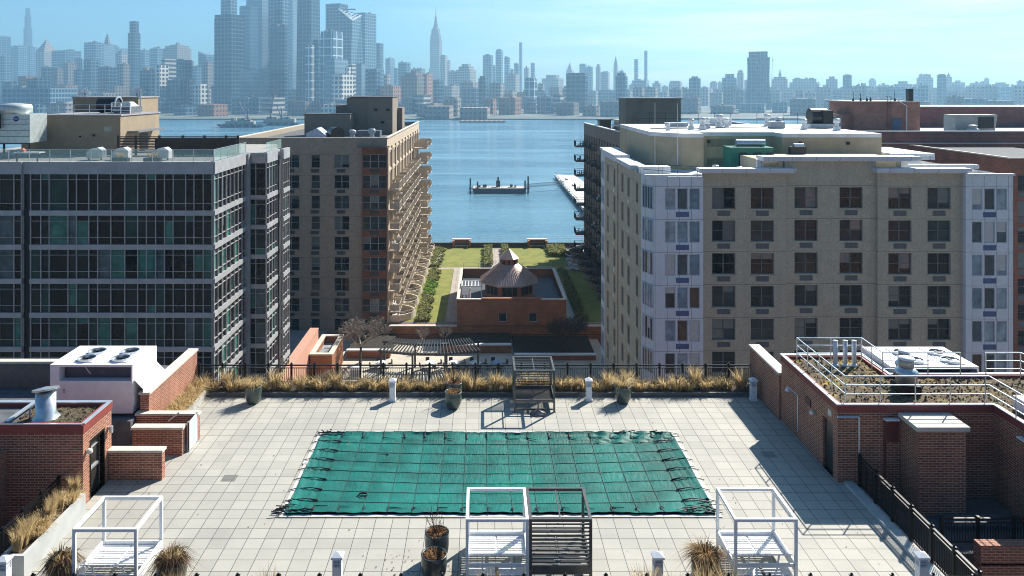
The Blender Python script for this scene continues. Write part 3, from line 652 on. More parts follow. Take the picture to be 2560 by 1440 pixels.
def daybed(mat, label, back, flaps, bars):
    W2, D2 = .99, .98; t = thing('canopy_daybed', label, 'daybed', (0,0,0)); a = .045
    for sx in (-1,1):
        for sy in (-1,1): MB().box(sx*W2-a*(sx>0)*2, sx*W2+a*(sx<0)*2, sy*D2-a*(sy>0)*2, sy*D2+a*(sy<0)*2, 0, 1.92).build('post', mat, t)
    cf = MB()
    for sy in (-1,1): cf.box(-W2,W2,sy*D2-.09*(sy>0),sy*D2+.09*(sy<0),1.92,2.01)
    for sx in (-1,1): cf.box(sx*W2-.09*(sx>0),sx*W2+.09*(sx<0),-D2+.09,D2-.09,1.92,2.01)
    if bars: cf.box(-.02,.02,-D2+.09,D2-.09,1.94,1.98)
    cf.build('canopy_frame', mat, t)
    bf = MB()
    for sx in (-1,1): bf.box(sx*(W2-.03)-.025, sx*(W2-.03)+.025, -D2+.1, D2-.1, .28, .6)
    bf.box(-W2+.1,W2-.1,-D2+.02,-D2+.07,.5,.6); bf.box(-W2+.1,W2-.1,-D2+.02,-D2+.07,.1,.16); bf.box(-W2+.1,W2-.1,D2-.07,D2-.02,.28,.55)
    bf.build('bed_frame', mat, t)
    pf = MB(); y0 = -.2 if flaps else -D2+.15
    n = 9 if flaps else 15; SW = .035 if flaps else .022
    for i in range(n):
        y = y0+(D2-.15-y0)*i/(n-1)
        for s in (-1,1): pf.box(min(s*.03,s*.92),max(s*.03,s*.92),y-SW,y+SW,.42,.445)
    for s in (-.9,-.03,.03,.9): pf.box(s-.02,s+.02,y0-.03,D2-.12,.39,.418)
    pf.build('slat_platform', mat, t)
    if flaps:
        for s in (-1,1):
            fl = MB()
            for i in range(6):
                q = .06+i*.115; yy, zz = -.24-q*.82, .45+q*.5
                fl.add([(s*.04,yy-.035,zz+.02),(s*.9,yy-.035,zz+.02),(s*.9,yy+.04,zz-.025),(s*.04,yy+.04,zz-.025),(s*.04,yy-.03,zz+.042),(s*.9,yy-.03,zz+.042),(s*.9,yy+.045,zz-.003),(s*.04,yy+.045,zz-.003)],
                       [(0,1,2,3),(7,6,5,4),(0,4,5,1),(1,5,6,2),(2,6,7,3),(3,7,4,0)])
            for q in (.08,.86): fl.bar((s*q,-.24,.43),(s*q,-.84,.80),.04,.03)
            fl.build('backrest', mat, t); MB().bar((s*.47,-.8,.76),(s*.47,-.62,.2),.045).build('prop_leg', mat, t)
            MB().box(min(s*.06,s*.9),max(s*.06,s*.9),-.85,-.28,.14,.17).build('lower_shelf', mat, t)
    if back:
        bk = MB()
        for i in range(15):
            z = .16+i*.118; bk.box(-W2+.09,W2-.09,D2-.07,D2-.03,z,z+.04)
        bk.build('back_panel', mat, t)
    return t
wb = daybed(white, 'white metal canopy daybed at the bottom left between two potted plants', False, True, False); wb.location = (-11.6,24.75,0)
wb['group'] = 'white canopy daybeds'
dup(wb, (.44,25.3,0), 'white metal canopy daybed at the pool edge, between pots and dark daybed')
dup(wb, (8.87,25.3,0), 'white metal canopy daybed on the right beside the shaggy pot')
db = daybed(M('charcoal_paint', (.11,.105,.10), .38, .3, var=.2), 'charcoal slatted canopy daybed far across the pool beside an umbrella base', True, False, True); db.location = (2.46,38.15,0)
dup(db, (2.43,25.3,0), 'charcoal slatted canopy daybed turned away, against the white one', R(180)); db['group'] = 'charcoal canopy daybeds'
t = thing('umbrella_base', 'round dark metal umbrella base before the far charcoal daybed', 'umbrella base', (2.62,37.0,0))
MB().lathe((2.62,37.0,0), [(.36,0),(.37,.04),(.34,.09),(.14,.16),(.05,.19)], 32).build('disc', M('pewter', (.20,.17,.18), .25, .6), t, True)
MB().tube((2.62,37.0,.17),(2.62,37.0,.5),.03,n=10).build('sleeve', charcoal, t)

def pot(x, y, r, h, label, kind, seed, mat, lean=.6):
    t = thing('plant_pot', label, 'potted plant', (x,y,0)); rnd = random.Random(seed)
    prof = [(r*.62,0),(r*.66,.02),(r*.93,h*.35),(r*1.0,h*.62),(r*.97,h*.86),(r*.93,h*.92),(r*1.0,h*.95),(r*1.0,h),(r*.88,h),(r*.86,h*.9)]
    MB().lathe((x,y,0), prof, 32, False).build('pot', mat, t, True)
    MB().lathe((x,y,h*.86), [(r*.88,0),(r*.5,.04),(.01,.06)], 20, False).build('soil', soil, t)
    if kind == 'grass': b = blades(420, .62*r/.4, r*1.6, 1.15, .012, seed, .55); m = straw
    elif kind == 'shaggy': b = blades(1100, .7, r*1.1, 1.2, .013, seed, .75); m = [straw[2], rust[1], rust[2]]
    elif kind == 'sprout':
        b = blades(150, .62, r*1.4, .5, .012, seed, .3); m = [straw[2], straw[0], rust[2]]
        b.v = [v for v in b.v]
        b2 = blades(600, .5, r*1.15, 1.6, .014, seed+1, 1.0); b.mi = 0
        n = len(b.v); b.v += b2.v; b.f += [tuple(i+n for i in f) for f in b2.f]; b.m += [2 if q else 0 for q in b2.m]
    else:
        b = blades(300, .2, r*1.9, 1.1, .018, seed, .5); m = rust
        if kind == 'twigs':
            for k in range(16):
                a = rnd.uniform(0,6.28); l = rnd.uniform(.2,.5); b.mi = rnd.choice((0,2)); hh = rnd.uniform(.5,.95)
                b.tube((rnd.uniform(-.1,.1),rnd.uniform(-.1,.1),0),(math.cos(a)*l,math.sin(a)*l,hh),.008,.004,4)
                b.tube((math.cos(a)*l*.6,math.sin(a)*l*.6,hh*.6),(math.cos(a+.9)*l,math.sin(a+.9)*l,hh*1.05),.005,.003,4)
    b.v = [(v[0]+x, v[1]+y, v[2]+h*.88) for v in b.v]
    b.build('plant', m, t)
glaze = M('green_glaze', (.055,.085,.075), .3, var=.35, vs=4, coat=.3); glazed = M('dark_glaze', (.035,.045,.045), .3, var=.3, vs=4, coat=.3)
pot(-11.35,38.3,.42,.85,'dark pot of tan grass at the left end of the far bed','grass',31,glaze)
pot(-1.46,37.7,.42,.8,'green glazed pot of red brown leaves, front of the far pair','dead',32,glaze)
pot(-1.45,38.75,.40,.85,'green glazed pot with bare twigs behind the far front pot','twigs',33,glaze)
pot(6.9,38.35,.42,.85,'dark egg shaped pot of golden grass near the right far bollard','grass',34,glaze)
pot(-1.55,24.45,.41,.85,'black pot of withered leaves, nearest of the bottom pair','dead',35,glazed)
pot(-1.52,25.5,.40,.95,'black pot with upright brown stalks behind the bottom pair','twigs',36,glazed)
pot(-13.1,24.1,.42,.8,'dark pot with withered plant left of the bottom left daybed','sprout',37,glazed)
pot(-9.75,24.3,.46,.72,'shaggy pot of brown grass right of the bottom left daybed','sprout',38,glazed)
pot(6.95,24.25,.44,.75,'shaggy dead shrub pot left of the right white daybed','shaggy',39,glazed)
for x, y, lb in ((-10.1,30.9,'slotted floor drain in the pavers near the low brick wall'), (12.1,32.9,'slotted floor drain in the pavers at the shadow edge')):
    mb = MB()
    for k in range(8): mb.box(x-.28,x+.28,y-.26+k*.068,y-.26+k*.068+.03,.002,.008)
    tag(mb.build('floor_drain', M('drain_grey', (.22,.22,.2))), lb, 'drain')
# ================================================================ ground, water
ASPH = M('city_ground', (.16,.15,.14), .9, var=.3, vs=.2)
tag(MB().box(-9000, 9000, -4000, 172, -33.5, -29.5).build('ground', ASPH), kind='structure')
mw, nt, b = base_mat('river_water'); p = pos(nt)
mp = nd(nt, 'ShaderNodeMapping'); nt.links.new(p, mp.inputs[0]); mp.inputs[3].default_value = (.35, 1, 1)
w1 = noise(nt, mp.outputs[0], .22, 5, .6); w2 = noise(nt, mp.outputs[0], .9, 3, .6); w3 = noise(nt, p, .006, 4, .5)
c = mixc(nt, ramp01(nt, w3, .4, .62), (.085,.20,.28), (.115,.245,.33)); m2 = nd(nt, 'ShaderNodeMapping'); nt.links.new(p, m2.inputs[0]); m2.inputs[3].default_value = (.0035, .022, 1); m2.inputs[2].default_value = (0, 0, .12)
ws = ramp01(nt, noise(nt, m2.outputs[0], 1.0, 6, .6), .46, .66); c = mixc(nt, ws, c, (.15,.30,.38)); nt.links.new(c, b.inputs['Base Color'])
nt.links.new(mathn(nt, 'ADD', .08, mathn(nt, 'MULTIPLY', ws, .14)), b.inputs['Roughness']); b.inputs['IOR'].default_value = 1.33
h = mathn(nt, 'ADD', w1, mathn(nt, 'MULTIPLY', w2, .45)); bumpn(nt, b, h, .85, .9)
tag(MB().quad((-20000,100,-32.5),(20000,100,-32.5),(20000,20000,-32.5),(-20000,20000,-32.5)).build('river_water', mw), kind='structure')
tag(MB().box(-9000, 9000, 1196, 9000, -33.4, -30.6).build('far_shore_ground', M('shore_ground', (.10,.11,.09), .9, var=.4, vs=.01)), kind='structure')

# ================================================================ window meshes
frame_d = M('dark_window_frame', (.13,.13,.13), .4); frame_l = M('light_window_frame', (.50,.52,.55), .4)
frame_g = M('grey_window_frame', (.30,.31,.33), .4)
gl_dark = M_glass('dark_window_glass', [(.004,.006,.008),(.006,.012,.015),(.012,.03,.034),(.02,.022,.028),(.005,.008,.01),(.03,.045,.05),(.004,.005,.007),(.05,.055,.055)], spec=.28)
gl_sky = M_glass('pale_window_glass', [(.03,.045,.055),(.24,.33,.39),(.10,.04,.025),(.30,.38,.41),(.05,.08,.10),(.17,.26,.32)], wav=.03)  # sky and brick reflections painted into the bay pane colours
blind_m = M('roller_blind', (.10,.13,.135), .25, var=.1, coat=.8); blind_w = M('white_blind', (.5,.52,.5), .25, var=.08, coat=.8)
def pane_mesh(w, h, glass): return mesh_of(MB().box(-w/2, w/2, 0, .02, 0, h), 'window', [glass])
def frame_mesh(w, h, cols, rails, fm, fw=.07, mid=None):
    mb = MB(); y0, y1 = -.06, -.002
    mb.box(-w/2, -w/2+fw, y0, y1, 0, h); mb.box(w/2-fw, w/2, y0, y1, 0, h); mb.box(-w/2+fw, w/2-fw, y0, y1, 0, fw); mb.box(-w/2+fw, w/2-fw, y0, y1, h-fw, h)
    for k in range(1, cols):
        x = -w/2+w*k/cols; mb.box(x-fw*.7, x+fw*.7, y0+.005, y1, fw, h-fw)
    for r in rails:
        z = h*r
        for k in range(cols):
            a = -w/2+w*k/cols+fw*(.7 if k else 1); c = -w/2+w*(k+1)/cols-fw*(.7 if k < cols-1 else 1)
            mb.box(a, c, y0+.012, y1, z-.025, z+.025)
    return mesh_of(mb, 'frame', [fm])
def blind_mesh(w, frac, h, m): return mesh_of(MB().box(-w/2+.04, w/2-.04, -.012, -.003, h*(1-frac), h-.05), 'blind', [m])
wrnd = random.Random(21)
class WinKind:
    def __init__(s, w, h, cols, rails, fm, glass, blind=.3, bm=blind_m):
        s.w, s.h, s.p, s.f = w, h, pane_mesh(w, h, glass), frame_mesh(w, h, cols, rails, fm)
        s.b = [blind_mesh(w/cols, q, h, bm) for q in (.3,.5,.75,.97)]; s.cols = cols; s.blind = blind
    def at(s, parent, loc, rz=0):
        o = put('window', s.p, parent, loc, rz)
        fo = bpy.data.objects.new('frame', s.f); C.objects.link(fo); fo.parent = o
        for k in range(s.cols):
            if wrnd.random() < s.blind:
                bo = bpy.data.objects.new('blind', wrnd.choice(s.b)); C.objects.link(bo); bo.parent = o; bo.location = (-s.w/2+s.w*(k+.5)/s.cols, 0, 0)
        return o
def grille_mesh(w, h, m):
    mb = MB().box(-w/2, w/2, -.02, -.002, 0, h)
    for k in range(1, 7): mb.box(-w/2+.03, w/2-.03, -.035, -.0205, h*k/7-.012, h*k/7+.012)
    return mesh_of(mb, 'ac_grille', [m])
def M_panelwall(name, col, pu, pv, ou=0, ov=0, lw=.03, var=.1, gr=.16):
    m, nt, b = base_mat(name); uv, u, v, p = wall_uv(nt)
    f = ramp01(nt, noise(nt, p, 1.5, 6, .7), .3, .7); c = mixc(nt, f, sh(col,1-var), sh(col,1+var))
    c = mixc(nt, 1.0, c, mixc(nt, ramp01(nt, noise(nt, p, 5.5, 3, .7), .35, .65), (1-gr,1-gr,1-gr), (1+gr,1+gr,1+gr*.85)), 'MULTIPLY')
    st = nd(nt, 'ShaderNodeMapping'); nt.links.new(p, st.inputs[0]); st.inputs[3].default_value = (1.2,1.2,.06)
    c = mixc(nt, mathn(nt, 'MULTIPLY', ramp01(nt, noise(nt, st.outputs[0], 1, 5), .5, .75), .25), c, sh(col,.6))
    gu = mathn(nt, 'LESS_THAN', mathn(nt, 'FLOORED_MODULO', mathn(nt, 'ADD', u, -ou), pu), lw) if pu else None
    gv = mathn(nt, 'LESS_THAN', mathn(nt, 'FLOORED_MODULO', mathn(nt, 'ADD', v, -ov), pv), lw)
    g = mathn(nt, 'MAXIMUM', gu, gv) if pu else gv
    c = mixc(nt, g, c, sh(col,.25)); nt.links.new(c, b.inputs['Base Color']); b.inputs['Roughness'].default_value = .8
    bumpn(nt, b, noise(nt, p, 8, 4), .25, .02); return m

# ================================================================ right tan apartment block
def right_block():
    t = thing('tan_apartment_block', 'tan apartment block with white glazed corner bays at right', 'building', (30, 80, -29.5))
    P, ZT = 3.043, 6.33; tan = M_panelwall('tan_stucco', (.52,.445,.32), 0, P, 0, ZT+.12, .035, .12)
    wht = M_panelwall('white_panel', (.76,.78,.79), 1.12, P, 15.85, ZT+.14, .03, .05, .05)
    grm = M('grey_grille', (.13,.135,.14), .6); grb = M('blue_grille', (.10,.14,.28), .5)
    WK = WinKind(2.15, 1.96, 2, (.5,), frame_d, gl_dark, .28); WB = WinKind(.98, 1.98, 1, (), frame_l, gl_sky, .35, blind_w); WS = WinKind(1.15, 1.96, 1, (.5,), frame_d, gl_dark, .12)
    G = grille_mesh(1.2, .48, grm); GB = grille_mesh(1.2, .48, grb)
    colsX = [22.32,25.9,30.1,34.3,38.67,42.3]; NR = 9; rows = [ZT-P*k for k in range(NR)]
    w = MB()
    def block(x0, x1, Y, zt, xs):
        hs = [(x-1.075, x+1.075, r-1.96, r) for x in xs for r in rows]
        facade(w, f_front(Y), x0, x1, -29.4, zt, hs, .28)
        for x in xs:
            for r in rows: w.box(x-1.15, x+1.15, Y-.08, Y-.004, r-2.09, r-1.965)
    block(20.3, 28.1, 72, 7.72, colsX[:2]); block(28.1, 36.6, 72.35, 8.78, colsX[2:4]); block(36.6, 44.4, 72, 7.72, colsX[4:])
    w.quad((28.1,72,-29.4),(28.1,72.35,-29.4),(28.1,72.35,7.72),(28.1,72,7.72)); w.quad((36.6,72.35,-29.4),(36.6,72,-29.4),(36.6,72,7.72),(36.6,72.35,7.72))
    w.box(26.2,28.09,74,80,6.9,8.78).box(36.61,40.2,74,80,6.9,8.78).box(28.09,36.61,72.8,80,6.9,8.78)
    # side wall facing the garden
    sx = 15.0; ys = [75.7,80.1,83.6,88.7,93.4]
    hs = [(-y-.62, -y+.62, r-1.96, r) for y in ys for r in rows]
    facade(w, f_left(sx), -98.5, -73.6, -29.4, 7.4, hs, .35)
    w.box(sx-.12, sx-.004, 86.2, 86.5, -29.4, 7.4)
    w.quad((15,98.5,-29.4),(15,98.5,7.4),(48,98.5,7.4),(48,98.5,-29.4))
    w.build('wall', tan, t)
    for x in colsX:
        Y = 72.35 if 28.1 < x < 36.6 else 72
        for r in rows: WK.at(t, (x, Y+.26, r-1.96)); put('ac_grille', G, t, (x, Y, r-2.62))
    for y in ys:
        for r in rows: WS.at(t, (sx+.33, y, r-1.96), R(-90))
    for y in (79.0, 88.0):
        for r in rows: put('ac_grille', mesh_of(MB().box(-.25,.25,-.03,-.002,0,.4), 'ac_grille', [white]), t, (sx, y+1.2, r-2.7), R(-90))
    # white bays
    b = MB()
    def bay(x0, x1, Y, zt, xs):
        facade(b, f_front(Y), x0, x1, -29.4, zt, [(x-.49,x+.49,r-1.98,r) for x in xs for r in rows], .12)
        for x in xs:
            for r in rows: WB.at(t, (x, Y+.1, r-1.98))
        for r in rows: put('ac_grille', GB, t, (xs[1], Y, r-2.66))
    bay(15.85, 20.3, 71.6, 7.4, [17.25,18.38,19.5]); b2 = b; b = MB(); bay(44.4, 48.75, 71.4, 7.5, [45.45,46.6,47.72])
    b2.quad((20.3,71.6,-29.4),(20.3,72,-29.4),(20.3,72,7.4),(20.3,71.6,7.4)); b.quad((44.4,72,-29.4),(44.4,71.4,-29.4),(44.4,71.4,7.5),(44.4,72,7.5))
    b.quad((48.75,71.4,-29.4),(48.75,90,-29.4),(48.75,90,7.5),(48.75,71.4,7.5)); b2.quad((14.98,73.6,-29.4),(15.85,71.6,-29.4),(15.85,71.6,7.4),(14.98,73.6,7.4))
    b2.build('bay_wall', wht, t); b3 = MB(); b3.quad((14.97,98.6,-29.4),(14.97,95.6,-29.4),(14.97,95.6,7.8),(14.97,98.6,7.8))
    b3.build('bay_wall', wht, t); b.build('bay_wall', wht, t)
    an = math.atan2(71.6-73.6, 15.85-14.98)
    WC = WinKind(1.6, 2.1, 4, (), frame_l, gl_sky, .2, blind_w)
    for r in rows: WC.at(t, (15.40, 72.585, r-2.0), an); WinSide.append((t, r)) if False else WC.at(t, (14.955, 97.1, r-2.0), R(-90))
    # roof, cornices, parapets
    MB().box(15.05,48.7,72.8,98.4,6.6,6.95).build('roof', white_roof, t)
    c = MB()
    for a in ((20.05,28.7,71.45,72.6,7.72,7.9),(19.9,28.8,71.3,72.6,7.9,8.16),(36.3,44.7,71.45,72.6,7.72,7.9),(36.2,44.9,71.3,72.6,7.9,8.16),
              (26.0,40.4,71.9,73.6,8.78,8.95),(25.9,40.5,71.75,73.6,8.95,9.22),(14.7,16.2,77.6,86.0,7.42,7.85),(14.6,16.4,86.6,95.4,7.42,8.1),(15.3,18.4,76.2,77.59,7.0,7.85),
              (14.8,17,95.5,98.6,7.82,8.1),(15.0,20.3,71.75,72.2,7.4,7.55),(44.3,48.9,71.3,71.9,7.5,7.68),(40.8,48.9,76.5,77.5,7.6,8.0),(40.8,41.6,76.5,90,8.0,8.35),(44.3,48.9,84,85,7.8,8.5),(42.5,47.0,81,90,8.5,8.75)): c.box(*a)
    c.box(26.0,26.6,73.61,74,7.0,8.78).box(39.6,40.3,73.61,74,7.0,8.78).box(42.9,45.3,80.5,81.2,6.95,8.5)
    c.build('cornice', M_panelwall('cornice_white', (.70,.72,.75), 2.2, 50, 0, -20, .03, .05, .05), t)
    # penthouse
    ph = thing('tan_penthouse', 'tan mechanical penthouse with white roof on the right apartment block', 'penthouse', (30, 92, 6.95))
    poly = [(18.3,88),(18.3,85),(21.0,82),(23.3,82),(23.3,84.5),(31.6,84.5),(31.6,82),(42.1,82),(42.1,104),(18.3,104)]
    MB().prism(poly, 6.95, 10.35).build('wall', M('penthouse_stucco', (.46,.37,.24), .85, var=.1, vs=1, bump=.2), ph)
    MB().prism(poly, 10.355, 10.78).build('roof', white_roof, ph)
    for z in (7.1, 9.2): put('louvre', grille_mesh(3.3, .85, M('tan_louvre', (.26,.22,.15), .6)), ph, (26.0, 84.5, z))
    for x, y in ((19.0,84.9),(24.5,84.47),(33.5,81.97),(38.5,81.97)): MB().box(x-.15,x+.15,y-.2,y-.005,9.6,9.9).build('wall_light', blackm, ph)
    # teal generator housing
    g = thing('generator_housing', 'teal green louvred generator housing beside the tan penthouse', 'generator', (27.5, 81, 6.95))
    tl = M('teal_paint', (.006,.16,.12), .45, var=.1)
    MB().box(25.3,29.6,79.2,81.8,7.0,9.35).box(25.25,29.65,79.15,81.85,9.355,9.5).build('housing', tl, g)
    for x in (26.1,27.6,28.9): MB().box(x,x+.75,79.14,79.195,7.4,9.0).build('louvre', M('dark_louvre', (.01,.015,.02), .5), g)
    MB().tube((26.2,80.5,9.9),(29.2,80.5,9.9),.38,n=16).box(26.4,26.6,80.3,80.7,9.5,9.6).box(28.8,29.0,80.3,80.7,9.5,9.6).build('silencer', galv, g)
    return t
WinSide = []
RB = right_block()
VENT_W = M('vent_pale_metal', (.52,.56,.60), .4, .3)
def goose(x, y, z, s, label, grp='white goosenecks on the right roof'):
    t = thing('roof_vent', label, 'roof vent', (x,y,z), grp); white = VENT_W
    MB().box(x-.22*s,x+.22*s,y-.22*s,y+.22*s,z,z+.3*s).tube((x,y,z+.3*s),(x,y,z+.62*s),.17*s,n=12).build('neck', white, t)
    MB().lathe((x,y,z+.6*s),[(.2*s,0),(.27*s,.04*s),(.27*s,.3*s),(.24*s,.34*s),(.01,.36*s)],12).build('hood', white, t, True)
for x, y, s, lb in ((22.6,75.5,1.2,'tallest white gooseneck vent left of the teal generator housing'),(23.2,74.5,1.0,'small white gooseneck vent in front of the tallest one'),(24.7,74.8,1.1,'white gooseneck vent nearest the teal generator housing'),(41.6,74.5,1.0,'white vent near the right corner bay of the tan block'),(43.0,75.2,1.0,'white box vent beside the right corner bay parapet')):
    goose(x,y,6.95,s,lb)
for i, (px, Y, s) in enumerate(((1670,88,.9),(1728,90,1.3),(1757,89,1.5),(1768,96,1.2),(1798,94,1.7),(1816,96,1.1),(1918,98,1.6),(1947,92,1.4),(2010,90,1.3),(2092,88,1.4))):
    goose(PX(px,Y), Y, 10.78, s, 'white mushroom vent on the tan penthouse roof, number %s from its railed left end'%('one two three four five six seven eight nine ten'.split()[i]) if False else ('small vent at the left end of the tan penthouse roof','low white vent before the thin antenna masts on the penthouse','stout white vent left of the penthouse roof middle','pale vent just behind the stout penthouse vent','tall white vent before the dark railing on the penthouse','short grey vent right of the tall penthouse vent','wide hooded vent above the teal generator housing','white box vent left of the black duct elbow','broad curb vent just before the black duct elbow','low vent right of the black duct elbow')[i], 'white vents on the penthouse roof')
t = thing('duct_elbow', 'huge black round duct elbow on the tan penthouse roof', 'duct', (PX(2050,94), 94, 10.78))
x = PX(2045,94); MB().tube((x-.9,94.4,12.1),(x+1.1,94.4,12.1),1.05,n=20).build('drum', charcoal, t, False)
MB().prism([(x+.3,93.2),(x+1.5,93.2),(x+1.5,95.2),(x+.3,95.2)],10.78,12.9).build('casing', charcoal, t); MB().box(x+1.55,x+2.6,93.4,95.2,10.78,12.2).build('plenum', M('slate_metal', (.10,.13,.17), .4), t)
for i, (bx, by, bw, bd, bh, lb) in enumerate(((22.5,95,2.6,1.2,.5,'low pale duct box at the left of the penthouse roof'),(28.5,99.5,3.4,1.4,.9,'long grey duct box before the back railing of the penthouse roof'),(33.8,91,1.6,1.2,.8,'square grey hatch near the middle of the penthouse roof'),(39.2,93,2.8,1.6,.45,'low white skylight kerb right of the duct elbow'),(25.8,91.5,1.0,1.0,.6,'small grey equipment box beside the penthouse vents'))):
    q = thing('roof_equipment', lb, 'roof box', (bx,by,10.78)); MB().box(bx,bx+bw,by,by+bd,10.9,10.78+bh).build('casing', VENT_W if i % 2 else M('roof_box_grey', (.3,.33,.36), .5), q); MB().box(bx+.1,bx+bw-.1,by+.1,by+bd-.1,10.78,10.9).box(bx-.05,bx+bw+.05,by-.05,by+bd+.05,10.785+bh,10.84+bh).build('curb_and_lid', alum, q)
pipe_rail('roof_conduit', 'thin conduit running across the penthouse roof between the vents', [(19.5,90.5,10.78),(30,92.5,10.78),(41,91.2,10.78)], .12, (.08,), [(22,91,10.78),(30,92.5,10.78),(38,91.6,10.78)], blackm, .05)
pipe_rail('pipe_railing', 'thin dark railing along the back of the tan penthouse roof', [(20,103.5,10.78),(33,103.5,10.78),(33,100,10.78)], 1.5, (.75,1.5), [(20+i*2.17,103.5,10.78) for i in range(7)], blackm, .03)
pipe_rail('pipe_railing', 'dark railing before the black duct on the tan penthouse roof', [(36.5,103.5,10.78),(41.9,103.5,10.78),(41.9,90,10.78)], 1.5, (.75,1.5), [(36.5+i*1.8,103.5,10.78) for i in range(4)]+[(41.9,95,10.78),(41.9,90,10.78)], M('rust_rail', (.10,.04,.03)), .03)
for px, lb, y0 in ((1640,'left thin white antenna mast on the tan penthouse','l'),(1686,'right thin white antenna mast on the tan penthouse','r')):
    x = PX(px,83); tag(MB().tube((x,83.5 if y0=='l' else 81.6,6.95),(x,83.5 if y0=='l' else 81.6,14.0),.04,.025,6).build('antenna_mast', white), lb, 'antenna')
pipe_rail('pipe_railing', 'thin dark wire railing on the white left corner bay roof', [(15.6,76.3,7.0),(20.0,72.5,7.0)], 1.2, (.6,1.2), [(15.6,76.3,7.0),(17.0,75.1,7.0),(18.5,73.8,7.0),(20.0,72.5,7.0)], blackm, .025)
t = thing('grill', 'dark covered barbecue grill behind the raised white cornice', 'grill', (32.4,80,8.8))
MB().box(31.6,33.2,79.7,80.4,8.8,9.55).build('body', charcoal, t); MB().tube((32.0,80.0,9.6),(33.0,80.0,9.6),.28,n=12).build('lid', alum, t)

# ================================================================ middle pair of balcony blocks
stone_d = M_panelwall('taupe_stone', (.33,.275,.215), 0, 2.99, 0, 2.9, .04, .12); stone_lit = M_panelwall('cream_stone', (.50,.40,.30), 0, 2.99, 0, 2.9, .04, .1)  # same stone twice: sunlight painted in as a lighter tone for the sunlit side
brick_or = M_brick('orange_brick', (.24,.085,.035), (.19,.06,.026), (.25,.14,.09), .9, .3, .02)
def balcony(t, X, y, z, side, seed, w=3.4, d=1.7, dark=False):
    r = random.Random(seed)
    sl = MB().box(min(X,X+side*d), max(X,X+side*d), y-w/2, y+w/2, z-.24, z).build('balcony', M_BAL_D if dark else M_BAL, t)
    mb = MB(); xo = X+side*d
    mb.bar((xo,y-w/2,z+1.05),(xo,y+w/2,z+1.05),.06); mb.bar((X,y-w/2,z+1.05),(xo,y-w/2,z+1.05),.06); mb.bar((X,y+w/2,z+1.05),(xo,y+w/2,z+1.05),.06)
    k = 16
    for i in range(k+1): mb.bar((xo,y-w/2+w*i/k,z),(xo,y-w/2+w*i/k,z+1.03),.03)
    for s in (-1,1)[:0 if dark else 2]: mb.box(min(X+side*.05,xo-side*.05), max(X+side*.05,xo-side*.05), y+s*w/2-.015, y+s*w/2+.015, z+.1, z+.95)
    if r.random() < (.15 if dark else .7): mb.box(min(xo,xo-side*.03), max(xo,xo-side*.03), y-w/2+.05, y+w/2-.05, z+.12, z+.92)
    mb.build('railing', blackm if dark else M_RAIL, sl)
    if r.random() < .9:
        f = MB()
        for q in range(r.randint(1,4)):
            fy = y+r.uniform(-w/2+.4,w/2-.4); fx = X+side*r.uniform(.5,d-.5); a = r.uniform(.2,.35)
            f.box(fx-a,fx+a,fy-a,fy+a,z+.35,z+.45).box(fx-side*a-.03,fx-side*a+.03,fy-a,fy+a,z+.45,z+.95)
            for sx in (-1,1):
                for sy in (-1,1): f.box(fx+sx*a*.8-.03,fx+sx*a*.8+.03,fy+sy*a*.8-.03,fy+sy*a*.8+.03,z,z+.35)
        o = f.build('balcony_furniture', r.choice((M_F1,M_F2,M_F3)))
        tag(o, 'small chairs and table standing on one of the stacked balconies', 'balcony furniture', 'furniture on the stacked balconies')
M_BAL = M('balcony_slab', (.55,.46,.37), .8, var=.1); M_BAL_D = M('balcony_slab_dark', (.10,.09,.09), .8); M_RAIL = M('balcony_rail', (.48,.41,.33), .5)  # dark slab tone has the shaded block's shade painted in
M_F1 = M('furn_dark', (.06,.055,.055), .6); M_F2 = M('furn_tan', (.34,.24,.15), .6); M_F3 = M('furn_white', (.65,.63,.6), .6)
